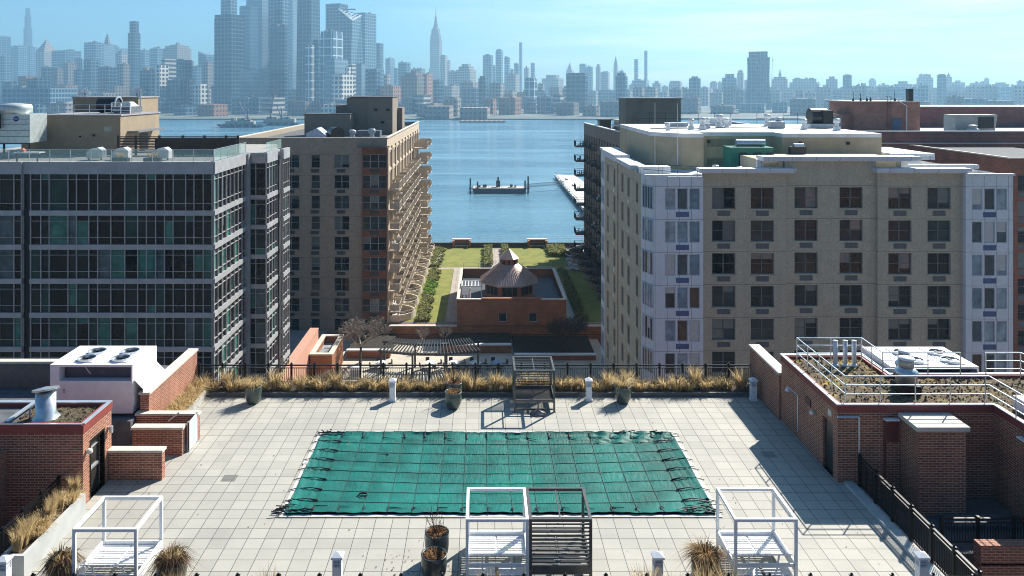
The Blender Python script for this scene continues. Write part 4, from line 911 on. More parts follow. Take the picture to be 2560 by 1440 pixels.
def mid_block(left):
    zt, P = 8.3, 2.99; ztop = 5.95; rows = [ztop-P*k for k in range(9)]
    WV = WinKind(1.5, 2.1, 2, (.5,), frame_g, gl_dark, .3); WD = WinKind(1.3, 2.2, 1, (), frame_d, gl_dark, .1); W1 = WinKind(2.5, 1.98, 2, (.5,), frame_g, gl_dark, .3); W2 = WinKind(1.25, 1.98, 1, (.5,), frame_g, gl_dark, .3); W3 = WinKind(2.2, 1.98, 2, (.5,), frame_g, gl_dark, .3); W4 = WinKind(3.5, 2.0, 3, (.5,), frame_g, gl_dark, .3)
    G = grille_mesh(1.25, .5, M('dark_grille', (.05,.055,.06), .6))
    if left:
        t = thing('balcony_block', 'taupe block with cream sunlit balcony side, left of the garden', 'building', (-25,140,-29.5))
        X = -14.0; w = MB()
        cols = [(-28.0,W1,2.5),(-24.4,W2,1.25),(-20.6,W3,2.2),(-33.5,W1,2.5)]
        hs = [(x-ww/2,x+ww/2,r-1.98,r) for x,k,ww in cols for r in rows]
        facade(w, f_front(113), -36.2, -17.6, -29.4, zt, hs, .2); w.quad((-17.6,113,6.9),(X,113,6.9),(X,113,zt),(-17.6,113,zt))
        for x,k,ww in cols:
            for r in rows: w.box(x-ww/2-.05,x+ww/2+.05,112.92,112.995,r-2.1,r-1.985)
        w.quad((-36.2,169,-29.4),(-36.2,113,-29.4),(-36.2,113,zt),(-36.2,169,zt)); w.quad((X,169,-29.4),(-36.2,169,-29.4),(-36.2,169,zt),(X,169,zt))
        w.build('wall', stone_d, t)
        for x,k,ww in cols:
            for r in rows: k.at(t,(x,113.18,r-1.98)); put('ac_grille', G, t, (x-.1,113,r-2.65))
        b = MB(); facade(b, f_front(112.7), -17.6, X, -24, 7.0, [(-17.5,-14.1,r-2.0,r) for r in rows], .2)
        b.quad((-17.6,113,-24),(-17.6,112.7,-24),(-17.6,112.7,7),(-17.6,113,7)); b.quad((X,112.7,-24),(X,113,-24),(X,113,7),(X,112.7,7)); b.build('brick_bay', brick_or, t)
        MB().box(-18.3,X+.4,112.3,112.99,7.0,7.18).build('bay_canopy', M('canopy_dark', (.12,.12,.12)), t)
        for r in rows: W4.at(t,(-15.8,112.88,r-2.0)); put('ac_grille', G, t, (-15.8,112.7,r-2.65))
        # sunlit balcony side
        s = MB(); ys = [115.4+i*5.1 for i in range(11)]; hs = []
        for y in ys:
            for r in rows: hs += [(y-1.9,y-.6,r-2.15,r+.05),(y+.7,y+2.0,r-2.15,r+.05)]
        facade(s, f_right(X), 113, 169, -29.4, zt, hs, .3)
        for y in ys: s.box(X+.004, X+.22, y-2.5, y-2.2, -18.7, zt-1.4)
        for r in rows: s.box(X+.004,X+.12,113.0,169,r+.35,r+.6)
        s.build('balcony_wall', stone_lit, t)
        for y in ys:
            for r in rows: WD.at(t,(X-.28,y-1.25,r-2.15),R(90)); WD.at(t,(X-.28,y+1.35,r-2.15),R(90))
        n = 0
        for i, y in enumerate(ys[:9]+[ys[10]]):
            for k, r in enumerate(rows):
                if k == 0 and i < 8: continue
                balcony(t, X+.22, y+.3, r-2.2, 1, n, 3.6, 1.5 if i < 8 else 2.6); n += 1
        rf = MB().box(-35.9,X-.35,113.35,168.7,7.2,7.5).build('roof', dkconc, t)
        c = MB()
        for a in ((-36.35,X+.15,112.9,113.3,zt,zt+.12),(X-.3,X+.15,113.3,169,zt,zt+.12),(-36.35,-35.9,113.3,169,zt,zt+.12)): c.box(*a)
        c.build('coping', stone_cap, t)
        q = MB()
        for a in ((X-.3,X-.02,113.3,169,7.5,zt),(-36.15,-35.9,113.3,169,7.5,zt)): q.box(*a)
        q.build('parapet', stone_d, t)
        p = thing('mechanical_penthouse', 'dark box penthouse with a cream sunlit side on the left balcony block', 'penthouse', (-20,140,7.5))
        ps = M('penthouse_taupe', (.16,.14,.12), .85, var=.1)
        MB().box(-23.8,-20.2,135.5,143,7.5,13.95).box(-20.19,-15.8,135.2,144,7.5,14.0).box(-26,-23.81,137,143,7.5,12.6).box(-15.79,-14.9,143,147,7.5,12.0).box(-30.3,-22.5,131.5,135.1,7.5,11.2).build('wall', M('penthouse_stone', (.24,.20,.16), .85, var=.1), p)
        MB().box(-23.95,-15.7,135.1,144.1,14.0,14.15).box(-30.4,-22.4,131.4,135.2,11.2,11.3).build('roof_edge', M('slate_edge', (.12,.13,.15)), p)
        for x,z in ((-18.7,11.8),(-16.6,11.8),(-17.5,9.6)): MB().box(x-.3,x+.3,135.1,135.19,z-.15,z+.25).build('wall_light', blackm, p)
        h = thing('vent_hood', 'pale blue house shaped vent hood on the left balcony block roof', 'vent hood', (-24.5,116,7.5))
        pr = [(-26.2,7.5),(-23.2,7.5),(-23.2,8.6),(-24.6,9.7),(-26.2,8.9)]
        MB().add([(x,114.6,z) for x,z in pr]+[(x,118,z) for x,z in pr],[(0,1,2,3,4),(9,8,7,6,5)]+[(i,(i+5),(i+1)%5+5,(i+1)%5) for i in range(5)]).build('hood', M('blue_metal', (.35,.45,.6), .45), h)
        MB().tube((-22.6,117,8.7),(-21.6,115.2,8.7),1.1,n=20).build('drum', charcoal, h)
        for i,(x,y,s,lb) in enumerate(((-19.8,118,1.8,'left white vent before the dark penthouse on the left balcony block'),(-17.0,118.5,2.0,'right white vent before the dark penthouse on the left balcony block'),(-20.8,123,1.6,'white vent behind the pale blue hood'))): goose(x,y,7.5,s,lb,'white vents on the left balcony block')
        d = thing('roof_duct', 'low slate duct box lying before the dark penthouse', 'duct', (-19,127,7.5)); MB().box(-20.5,-16.8,126,128.5,7.7,8.7).build('casing', M('duct_slate', (.13,.15,.18), .4), d); MB().box(-20.3,-20.1,126.2,128,7.5,7.7).box(-17.2,-17,126.2,128,7.5,7.7).build('feet', blackm, d)
    else:
        t = thing('balcony_block', 'dark shaded balcony block between the garden and the tan block', 'building', (35,140,-29.5))
        def fx(y): return 23.2-(y-117)*(2.0/45)
        a = math.atan2(2.0,45); w = MB()
        fn = lambda u,z,d: (fx(-u)+d, -u, z)
        ys = [119.6+i*5.1 for i in range(9)]; hs = []
        for y in ys:
            for r in rows: hs += [(-y-1.9,-y-.6,r-2.15,r+.05),(-y+.7,-y+2.0,r-2.15,r+.05)]
        facade(w, fn, -163, -117, -29.4, zt, hs, .3); w.quad((23.2,117,-29.4),(60,117,-29.4),(60,117,zt),(23.2,117,zt))
        w.build('wall', M_panelwall('shaded_taupe', (.20,.15,.125), 0, 2.99, 0, 2.9, .04, .12), t)  # shade painted into a darker wall tone than on the sunlit twin
        MB().box(23.4,27.5,116.7,116.99,4,8.0).build('brick_panel', brick_or, t)
        for y in ys:
            for r in rows: WD.at(t,(fx(y+1.25)+.28,y+1.25,r-2.15),R(-90)+a); WD.at(t,(fx(y-1.35)+.28,y-1.35,r-2.15),R(-90)+a)
        n = 100
        for y in ys:
            for k, r in enumerate(rows):
                if k == 0 and y < 150: continue
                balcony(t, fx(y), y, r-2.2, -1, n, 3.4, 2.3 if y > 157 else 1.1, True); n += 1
        MB().prism([(23.5,117.3),(59.7,117.3),(59.7,162.7),(21.6,162.7)],7.2,7.5).build('roof', dkconc, t)
        c = MB(); c.prism([(23.1,116.9),(23.6,116.9),(21.6,163),(21.05,163)],zt,zt+.12).box(23.6,60,116.9,117.3,zt,zt+.12).build('coping', white, t)
        p = thing('mechanical_penthouse', 'grey olive stair tower on the shaded right balcony block', 'penthouse', (28,130,7.5))
        MB().box(23.4,25.2,127.6,134,7.5,13.8).box(25.21,32.6,128,134,7.5,13.8).build('wall', M('penthouse_olive', (.17,.17,.14), .85, var=.1, vs=.7), p)
        MB().box(23.3,32.7,127.5,134.1,13.8,13.98).build('roof_edge', M('slate_edge2', (.14,.16,.18)), p)
        MB().box(29.0,31.5,127.6,127.98,9.6,9.75).box(28,32,126.5,127.98,8.9,9.0).build('door_canopy', white, p)
        MB().box(28.2,32.0,127.9,127.99,7.5,8.9).build('screen', M('teal_screen', (.03,.12,.10)), p)
        d = thing('roof_box', 'small dark vent box behind the coping of the shaded balcony block', 'vent box', (23,152,7.5)); MB().box(22.5,24.7,150,153,7.5,9.4).box(22.3,24.9,149.8,153.2,9.4,9.6).build('casing', charcoal, d)
        mushroom(24.0,139,7.5,.9,2.6,'frosted exhaust fan left of the grey olive stair tower')
        mushroom(26.9,120,7.5,.6,2.0,'pale fan at the base of the grey olive stair tower')
mid_block(True); mid_block(False)
# ================================================================ left glass block
def glass_block():
    t = thing('glass_apartment_block', 'grey metal and dark glass apartment block filling the left', 'building', (-35,80,-29.5))
    grey = M('grey_cladding', (.40,.40,.41), .45, .15, var=.12, vs=.9); lit = grey; mul = M('mullion_metal', (.42,.40,.40), .4, .2)
    def glz(name, c, r=.05): 
        m = M_glass(name, [c], r, .02, .7, .22); return m
    GM = [glz('glass_black',(.004,.006,.007)), glz('glass_green',(.018,.06,.05)), glz('glass_teal',(.06,.20,.155)), glz('glass_grey',(.02,.028,.028)), glz('glass_brown',(.012,.022,.026)), glz('glass_pale',(.10,.14,.15))]
    tops = [4.53-3.07*k for k in range(-1,9)]          # spandrel tops
    tops[0] = 8.9
    r = random.Random(5)
    def run(fn, rz, us, u0, u1, zlo=-29, name=''):
        # spandrels
        for k, zt in enumerate(tops):
            sp = MB()
            h = 1.1 if k == 0 else .46
            a = fn(u0,zt-h,0); b = fn(u1,zt-h,0); c2 = fn(u1,zt,.3); d2 = fn(u0,zt-h,-.1)
            p = [fn(u0,zt-h,-.1),fn(u1,zt-h,-.1),fn(u1,zt,-.1),fn(u0,zt,-.1),fn(u0,zt-h,.3),fn(u1,zt-h,.3),fn(u1,zt,.3),fn(u0,zt,.3)]
            sp.add(p,[(0,1,2,3),(3,2,6,7),(1,0,4,5),(0,3,7,4),(2,1,5,6)])
            sp.build('spandrel_band', grey, t)
        for k in range(len(tops)-1):
            z0 = tops[k+1]; z1 = tops[k]-(1.1 if k == 0 else .46)
            g = MB()
            for a, b in zip([u0]+us, us+[u1]):
                x = r.random(); g.mi = 0 if x < .45 else r.choice((1,1,2,2,3,4,5))
                zz = sorted([z0, z0+.62, z1-.5, z1])
                for q in range(3):
                    if q and r.random() < .25: g.mi = r.choice((0,0,1,2,3))
                    g.quad(fn(a,zz[q],.12),fn(b,zz[q],.12),fn(b,zz[q+1],.12),fn(a,zz[q+1],.12))
            go = g.build('ribbon_window', GM, t)
            m = MB()
            def bar(a, b, c, d, o=.0):
                p = [fn(a,c,-.03-o),fn(b,c,-.03-o),fn(b,d,-.03-o),fn(a,d,-.03-o),fn(a,c,.115),fn(b,c,.115),fn(b,d,.115),fn(a,d,.115)]
                m.add(p,[(0,1,2,3),(3,2,6,7),(1,0,4,5),(0,3,7,4),(2,1,5,6)])
            for u in us+[u0+.06,u1-.06]: bar(u-.035,u+.035,z0+.004,z1-.004)
            for z in (z0+.62, z1-.5): bar(u0+.11,u1-.11,z-.02,z+.02,-.012)
            m.build('mullions', mul, go)
    us = [PX(p,70) for p in (102,123,170,191,222,244,277,312,344,366,389,411,433,464,485,508,530)]
    run(f_front(70), 0, us, -40.9, -24.3); run(f_front(70.0), 0, [PX(p,70) for p in (-60,-45,-20,-2,35,58)], -56, -41.6)
    ys = [71.05+i*1.2 for i in range(7)]
    run(f_right(-24.3), 0, ys, 70, 79.4); run(f_front(80.2), 0, [-23.5], -25.4, -22.4); run(f_right(-22.4), 0, [81.2,82.3,83.4], 80.2, 84.5); run(f_right(-21.9), 0, [85.7,86.6], 84.8, 87.6)
    b = MB().box(-56,-24.75,70.4,79.4,-29.4,8.5).box(-56,-22.8,80.6,87.6,-29.4,8.5).box(-41.55,-40.95,70.3,70.42,-29.4,8.85).box(-56,-25.4,79.4,80.6,-29.4,8.5)
    b.build('core', M('dark_core', (.03,.03,.035), .7), t)
    MB().box(-41.6,-40.9,70.1,70.3,7.8,8.9).box(-25.4,-24.0,79.41,80.15,-29.4,8.85).build('corner_panel', grey, t)
    MB().box(-55.9,-24.6,70.35,79.9,8.52,8.72).box(-55.9,-22.7,79.9,87.6,8.52,8.72).box(-55.9,-26,87.7,98,4,8.5).build('roof', M('roof_pavers', (.33,.32,.30), .85), t)
    # glass balustrade
    gb = thing('glass_balustrade', 'glass balustrade with slim posts along the left glass block roof', 'balustrade', (-40,70.1,8.9))
    gm, nt, bs = base_mat('clear_balustrade'); bs.inputs['Base Color'].default_value = (.35,.5,.48,1); bs.inputs['Roughness'].default_value = .05; bs.inputs['Alpha'].default_value = .35
    n = 16
    for i in range(n):
        x0 = -54+i*29.7/n; x1 = x0+29.7/n
        MB().box(x0+.03,x1-.03,70.08,70.1,8.95,9.95).build('glass_panel', gm, gb)
    for i in range(5):
        y0 = 70.1+i*1.9; MB().box(-24.36,-24.34,y0+.03,y0+1.87,8.95,9.95).build('glass_panel', gm, gb)
    for i in range(3):
        y0 = 80.3+i*2; MB().box(-22.46,-22.44,y0+.03,y0+1.97,8.95,9.95).build('glass_panel', gm, gb)
    ps = MB()
    for i in range(n+1): ps.box(-54+i*29.7/n-.025,-54+i*29.7/n+.025,70.05,70.12,8.9,9.98)
    for i in range(6): ps.box(-24.38,-24.32,70.1+i*1.9-.025,70.1+i*1.9+.025,8.9,9.98)
    ps.box(-54,-24.3,70.06,70.11,9.981,10.02).box(-24.38,-24.32,70.12,79.6,9.981,10.02); ps.build('post_rail', alum, gb)
    # roof structures
    p = thing('tan_penthouse', 'two tier tan penthouse with one sunlit side on the left glass block', 'penthouse', (-41,85,8.72))
    tn = M('penthouse_tan', (.30,.235,.16), .85, var=.1, vs=1, bump=.2)
    MB().box(-45.6,-37.4,80,89.6,8.72,12.7).box(-48.5,-45.61,81.5,89.6,8.72,12.4).box(-47.6,-40.0,90,95.5,8.72,14.45).build('wall', tn, p)
    MB().box(-45.7,-37.3,79.9,89.7,12.7,12.85).box(-47.7,-39.9,89.9,95.6,14.45,14.6).build('roof_edge', M('edge_grey', (.3,.3,.32), .6), p)
    put('louvre', grille_mesh(.75,.5,M('pale_louvre', (.4,.38,.35))), p, (-38.7,80,11.1))
    MB().box(-40.2,-40.0,79.8,79.99,10.6,10.8).box(-41.6,-41.45,79.85,79.99,10.5,10.65).build('wall_light', blackm, p)
    MB().box(-37.38,-36.2,81.5,88,10.9,11.05).build('canopy', M('canopy_grey', (.15,.16,.17)), p); MB().box(-37.39,-37.33,84.5,86.5,8.72,10.6).build('door', charcoal, p)
    d = thing('duct_drum', 'black round duct with a pale ring mouth on the tan penthouse', 'duct', (-40.2,86,12.85))
    MB().tube((-42,85,13.75),(-40.0,85,13.75),.85,n=20).box(-41.8,-41.6,84.7,85.3,12.85,13.0).box(-40.3,-40.1,84.7,85.3,12.85,13.0).build('drum', charcoal, d); MB().lathe((0,0,0),[(.9,0),(.95,.0),(.95,.12),(.78,.12),(.78,-.02)],20,False).build('mouth_ring', alum, d)
    o = d.children[1]; o.rotation_euler = (0,R(90),0); o.location = (0.2+.0,-1.0,.9); o.data.transform(Matrix.Translation((40.2,-86,-12.85)).inverted())
    c = thing('chiller', 'white framed chiller box on the right end of the tan penthouse', 'chiller', (-38.5,84,12.85)); MB().box(-39.6,-37.8,83,86,12.95,13.6).build('casing', M('chiller_grey', (.12,.14,.16)), c)
    fr = MB()
    for x in (-39.7,-38.7,-37.7): fr.box(x-.05,x+.05,82.85,82.95,12.85,14.0)
    for z in (13.2,13.6,14.0): fr.box(-39.7,-37.7,82.86,82.94,z-.04,z+.04)
    fr.build('frame', white, c); MB().prism([(-39.4,83.5),(-37.9,83.5),(-37.9,85.5),(-39.4,85.5)],13.6,14.1,[(-39,84),(-38.3,84),(-38.3,85),(-39,85)]).build('hood', M('tealgrey', (.35,.42,.4)), c)
    pipe_rail('pipe_railing', 'thin railing along the front of the left tan penthouse roof', [(-45.5,80.2,12.85),(-37.5,80.2,12.85)], 1.0, (.5,1.0), [(-45.5+i*1.6,80.2,12.85) for i in range(6)], alum, .03)
    s = thing('satellite_dish', 'round satellite dish on a thin pole above the left penthouse', 'satellite dish', (-40.6,90.5,14.5)); MB().tube((-40.6,91,14.5),(-40.6,91,15.1),.05,n=6).build('pole', blackm, s)
    q = MB().lathe((0,0,0),[(.38,.12),(.3,.05),(.15,.01),(.01,0)],20,False); ob = q.build('dish', white, s); ob.location = (0,.4,.98); ob.rotation_euler = (R(75),0,R(15)); ob.data.transform(Matrix.Translation((40.6,-90.5,-14.5)).inverted())
    s = thing('antenna_cluster', 'cluster of white floodlights on a pole at left of the upper penthouse', 'floodlights', (-46.7,91,14.5)); MB().tube((-46.7,91,14.5),(-46.7,91,15.3),.05,n=6).build('pole', blackm, s)
    for dx,dz in ((-.3,15.15),(.05,15.4),(.45,15.0),(.15,15.1)): MB().tube((-46.7+dx,90.8,dz),(-46.5+dx,91.0,dz+.1),.14,.2,10).build('lamp_head', white, s)
    s = thing('antenna_pole', 'grey mast with a crossbar on the right end of the penthouse', 'antenna', (-38.5,86.5,12.85)); MB().tube((-38.2,86.5,12.85),(-38.2,86.5,15.5),.09,n=8).box(-38.8,-37.7,86.45,86.55,15.1,15.2).box(-38.5,-38.3,86.4,86.6,14.6,15.2).build('mast', alum, s)
    ct = thing('cooling_tower', 'pale steel cooling tower with round top at the left picture edge', 'cooling tower', (-46,77,8.72))
    st = M('pale_steel', (.50,.56,.56), .4, .4, var=.12); x0, x1 = -49.2, -44.4
    MB().box(x0,x1,76,79,10.2,13.0).build('casing', st, ct); MB().lathe((-46.8,77.5,13.0),[(1.6,0),(1.6,.75),(1.45,.95),(.1,1.1)],28).build('fan_ring', st, ct, True)
    lg = MB()
    for x in (x0+.1,-47,x1-.1): lg.box(x-.08,x+.08,76.05,76.2,8.72,10.2)
    lg.box(x0,x1,75.98,76.0,10.1,10.2); lg.build('leg', charcoal, ct)
    ri = MB()
    for z in (10.8,11.4,12.0,12.5): ri.box(x0,x1-.02,75.97,75.995,z,z+.05)
    ri.build('seams', M('seam', (.18,.22,.22)), ct)
    bd = MB(); n=20; bd.add([(-45.75+.26*math.cos(6.283*i/n),75.96,12.55+.26*math.sin(6.283*i/n)) for i in range(n)],[tuple(range(n))]); bd.build('round_badge', M('badge_blue', (.02,.03,.22), .4), ct)
    MB().box(-45.92,-45.58,75.945,75.955,12.52,12.58).build('badge_mark', white, ct)
    MB().box(-48.6,-47.2,75.4,75.95,11.6,13.0).build('motor_box', charcoal, ct)
    sw = thing('slat_fence', 'dark brown horizontal slat screen across the left roof terrace', 'fence', (-30,79,8.72)); br = M('dark_brown_slats', (.035,.018,.014), .6, var=.3)
    mb = MB()
    for k in range(11): mb.box(-37.2,-25.0,79.0,79.04,8.95+k*.16,9.06+k*.16)
    mb.build('slats', br, sw)
    for x in (-37.2,-35.4,-33,-30.6,-28.4,-26.2,-25.0): MB().box(x-.12,x+.12,79.05,79.15,8.72,10.75).build('post', br, sw)
    mb = MB().box(-33.5,-25.2,79.16,79.2,8.75,10.4); mb.build('backing', br, sw)
    for x, y, lb in ((-37.6,73.5,'silver covered barbecue on the terrace below the tan penthouse'),(-35.2,73.6,'white covered lounger on the terrace by the slat screen'),(-31.3,73.5,'white covered lounge chair on the terrace at right of another')):
        f = thing('covered_furniture', lb, 'covered furniture', (x,y,8.72))
        pr = [(0,0),(1.5,0),(1.5,.75),(1.1,1.05),(.5,.95),(0,.6)]
        MB().add([(x+a,y,8.9+z) for a,z in pr]+[(x+a,y+.9,8.9+z) for a,z in pr],[(0,1,2,3,4,5),(11,10,9,8,7,6)]+[(i,i+6,(i+1)%6+6,(i+1)%6) for i in range(6)]).build('cover', white if 'white' in lb else galv, f)
        MB().box(x+.1,x+.2,y+.1,y+.2,8.72,8.9).box(x+1.3,x+1.4,y+.1,y+.2,8.72,8.9).build('leg', charcoal, f)
    for x, lb in ((-33.6,'planter of golden grass behind the balustrade, left of two'),(-30.6,'planter of golden grass behind the balustrade, right of two')):
        f = thing('grass_planter', lb, 'planter', (x,71.5,8.72)); MB().box(x-.6,x+.9,71.2,71.8,8.72,9.15).build('box', charcoal, f)
        g = blades(160,.8,.9,.8,.02,int(-x*10)); g.v = [(v[0]+x+.15,v[1]+71.5,v[2]*.9+9.1) for v in g.v]; g.build('grass', straw, f)
    f = thing('terrace_table', 'pale terrace table with red and grey clutter by the cooling tower', 'table', (-42.5,72.5,8.72)); MB().box(-43.6,-41.2,72,73,9.5,9.6).build('top', white, f); MB().box(-43.4,-43.3,72.1,72.2,8.72,9.5).box(-41.5,-41.4,72.1,72.2,8.72,9.5).build('leg', charcoal, f); 
    tag(MB().box(-43.2,-42.8,72.3,72.7,9.6,9.85).prism([(-43.1,72.35),(-42.9,72.35),(-42.9,72.6),(-43.1,72.6)],9.85,9.95).build('storage_box', M('coral', (.6,.2,.12))), 'small coral red box on the pale terrace table', 'box')
    for i,x in enumerate((-24.9,-24.35,-23.8,-23.25)): 
        pass
glass_block()

# ================================================================ far right brick buildings
def brick_far():
    bm = M_brick('plum_brick', (.30,.10,.075), (.22,.075,.06), (.26,.15,.13), .6, .2, .02)
    t = thing('brick_apartment_building', 'dark red brick apartment building rising beyond the tan block', 'building', (75,115,-29.5))
    WK = WinKind(1.7,1.8,2,(.5,),frame_l,gl_dark,.4,blind_w); w = MB(); rows = [6.6-3*k for k in range(5)]; xs = [57,61,67,71,75,79,84]
    facade(w, f_front(112), 46, 110, -29.4, 9.3, [(x-.85,x+.85,r-1.8,r) for x in xs for r in rows], .2)
    w.quad((46,150,-29.4),(46,112,-29.4),(46,112,9.3),(46,150,9.3)); w.quad((46,150,9.3),(46,112,9.3),(46,112,9.3),(46,150,9.3)) if False else None
    w.build('wall', bm, t); MB().box(73,110,140,150,8,12.2).build('upper_wall', bm, t)
    for x in xs:
        for r in rows: WK.at(t,(x,112.18,r-1.8))
    MB().box(46.2,109.8,112.3,150,8.3,8.6).build('roof', M('pale_roof', (.40,.44,.5), .8), t)
    c = MB().box(45.9,110,111.85,112.25,9.3,9.42).box(46,110,111.9,111.995,7.6,7.7).box(45.9,46.3,112.25,150,9.3,9.42).box(72.9,110.2,139.8,150,12.2,12.35); c.build('coping', white, t)
    for x0 in (65.5,82.5): 
        s = MB().box(x0,x0+4.4,110.8,111.99,2.2,2.4).build('balcony', M_BAL_D, t); m = MB()
        for i in range(20): m.bar((x0+4.4*i/19,110.82,2.4),(x0+4.4*i/19,110.82,3.4),.04)
        m.bar((x0,110.82,3.42),(x0+4.4,110.82,3.42),.07); m.build('railing', blackm, s)
    p = thing('brick_penthouse', 'salmon brick roof house with blue double door and ladder', 'penthouse', (64,124,8.6)); sb = M_brick('salmon_brick', (.36,.16,.10), (.30,.12,.08), (.3,.18,.13), .6, .2, .02)
    MB().box(59.3,69.8,124,133,8.6,13.4).box(55.8,59.29,125,130,8.6,11.4).build('wall', sb, p); MB().box(59.2,69.9,123.9,133.1,13.4,13.52).build('coping', stone_cap, p)
    MB().box(65.4,66.8,123.92,123.99,8.6,10.8).build('door', M('blue_door', (.05,.10,.17)), p)
    l = MB()
    for x in (64.5,65.1): l.tube((x,123.85,8.6),(x,123.85,14.3),.04,n=6); l.tube((x,123.85,14.3),(x+.0,124.4,14.3),.04,n=6)
    for k in range(14): l.tube((64.5,123.85,8.9+k*.36),(65.1,123.85,8.9+k*.36),.03,n=5)
    l.build('ladder', M('ladder_red', (.16,.06,.05)), p)
    MB().tube((66.2,123.8,13.6),(67.5,123.7,12.8),.07).tube((67.5,123.7,12.8),(67.5,123.7,8.6),.07).build('downpipe', alum, p)
    for x,h,lb in ((59.6,1.6,'thin aerial at the left corner of the salmon roof house'),(60.8,1.3,'second pipe stub from the left on the salmon roof house'),(61.8,.8,'third pipe stub from the left on the salmon roof house'),(62.4,.7,'fourth pipe stub from the left on the salmon roof house'),(66.3,1.7,'thin aerial right of the ladder on the salmon roof house')):
        tag(MB().tube((x,125,13.5),(x,125,13.5+h),.06,.04,6).lathe((x,125,13.5),[(.16,0),(.16,.35),(.05,.5)],10).build('roof_pipe', charcoal), lb, 'roof pipe')
    tag(MB().box(68.6,69.3,125,126,13.5,15.4).box(68.5,69.4,124.9,126.1,15.4,15.5).build('chimney_stack', charcoal), 'dark square flue at the right end of the salmon roof house', 'chimney')
    h = thing('roof_cowl', 'grey wedge shaped air intake on the pale roof at right', 'vent hood', (73,116,8.6))
    MB().add([(70.6,116,8.6),(76.4,116,8.6),(76.9,116,11.6),(70.6,116,11.6),(70.6,119,8.6),(76.4,119,8.6),(76.9,119,11.6),(70.6,119,11.6)],[(0,1,2,3),(7,6,5,4),(0,4,5,1),(1,5,6,2),(2,6,7,3),(3,7,4,0)]).build('casing', M('cowl_grey', (.42,.42,.38), .6), h); MB().box(74.0,76.3,115.9,115.99,9.6,11.3).build('louvre', charcoal, h)
    mushroom(72.2,114.5,8.6,.8,1.6,'squat blue grey fan before the wedge shaped intake')
    # edge tower
    t = thing('brick_tower', 'red brick tower with stacked windows at the right picture edge', 'building', (66,92,-29.5)); w = MB(); ox = brick_or; rows = [5.5-3*k for k in range(7)]; W2 = WinKind(1.5,1.9,1,(.5,),frame_d,gl_dark,.3)
    facade(w, f_front(90), 61.0, 75, -29.4, 7.4, [(62,63.5,r-1.9,r) for r in rows]+[(66,67.5,r-1.9,r) for r in rows], .2); w.quad((61,111,-29.4),(61,90,-29.4),(61,90,7.4),(61,111,7.4)); w.build('wall', M_brick('rust_brick', (.28,.085,.045), (.22,.065,.04), (.26,.15,.1), .6, .2, .02), t)
    for r in rows: W2.at(t,(62.75,90.18,r-1.9)); W2.at(t,(66.75,90.18,r-1.9)); put('ac_grille', grille_mesh(1.3,.5,M('teal_grille', (.12,.15,.17))), t, (62.75,90,r-2.55))
    MB().box(60.9,75.1,89.9,90.3,7.4,7.55).box(60.9,61.3,90.3,111,7.4,7.55).build('coping', stone_cap, t); MB().box(61.31,75,90.31,111,6.9,7.2).build('roof', dkconc, t)
brick_far()

# ================================================================ podium, terrace, garden between the blocks
GZ = -18.7
brp = M_brick('podium_brick', (.40,.155,.06), (.31,.115,.048), (.19,.10,.07), .8, .27, .02)
t = thing('podium_wall', 'long orange brick podium wall below the lawn garden', 'wall', (4,112,-29.5)); w = MB()
xs = [5.5,12.0,-1.5]
facade(w, f_front(112), -13.9, 22.9, -29.4, GZ-.12, [(x-.7,x+.7,-22.9,-21.4) for x in xs], .3); w.box(-13.9,22.9,112.31,113.6,-29.4,GZ-.13); w.build('masonry', brp, t)
MB().box(-13.6,-3.8,111.9,112.5,GZ-.12,GZ+.03).box(12.05,22.9,111.9,112.5,GZ-.12,GZ+.03).build('coping', stone_cap, t)
MB().box(-13.9,22.9,111.94,111.995,-20.0,-19.92).build('string_course', M('dark_joint', (.06,.03,.02)), t)
WP = WinKind(1.4,1.5,1,(.5,),frame_l,gl_dark,0)
for x in xs: WP.at(t,(x,112.28,-22.9))
tag(MB().box(-13.9,22.9,113.6,170,-29.4,GZ-.06).build('garden_podium', conc), kind='structure')
lawn_m, nt, b = base_mat('lawn'); p = pos(nt); c = mixc(nt, ramp01(nt, noise(nt, p, .5, 6, .65), .35, .65), (.085,.13,.015), (.27,.25,.05)); c = mixc(nt, ramp01(nt, noise(nt, p, 6, 3), .3, .7), c, (.19,.20,.03)); nt.links.new(c, b.inputs['Base Color']); b.inputs['Roughness'].default_value = .95; bumpn(nt, b, noise(nt, p, 20, 3), .8, .05)
def lawn(x0,x1,y0,y1):
    nx, ny = max(2,int((x1-x0)/.8)), max(2,int((y1-y0)/.8)); r = random.Random(int(x0*7+y0))
    mb = MB().add([(x0+(x1-x0)*i/nx,y0+(y1-y0)*j/ny,GZ+.0+r.uniform(0,.03)) for j in range(ny+1) for i in range(nx+1)],[(j*(nx+1)+i,j*(nx+1)+i+1,(j+1)*(nx+1)+i+1,(j+1)*(nx+1)+i) for j in range(ny) for i in range(nx)])
    tag(mb.build('lawn_grass', lawn_m), kind='structure')
lawn(-12.6,.1,148.5,166.5); lawn(3.95,16.5,148.5,166.5); lawn(-12.6,-5.6,113.8,147); lawn(13.8,21.5,113.8,147)
path_m = M_paver('garden_path', (.42,.36,.30), (.34,.29,.25), (.2,.18,.16), 1.2, .04)
tag(MB().box(1.9,3.9,132.0,168,GZ-.05,GZ+.02).box(-13,21.8,147.05,148.45,GZ-.05,GZ+.024).box(-5.55,-3.85,113.7,147.0,GZ-.05,GZ+.022).build('garden_path', path_m), kind='structure')
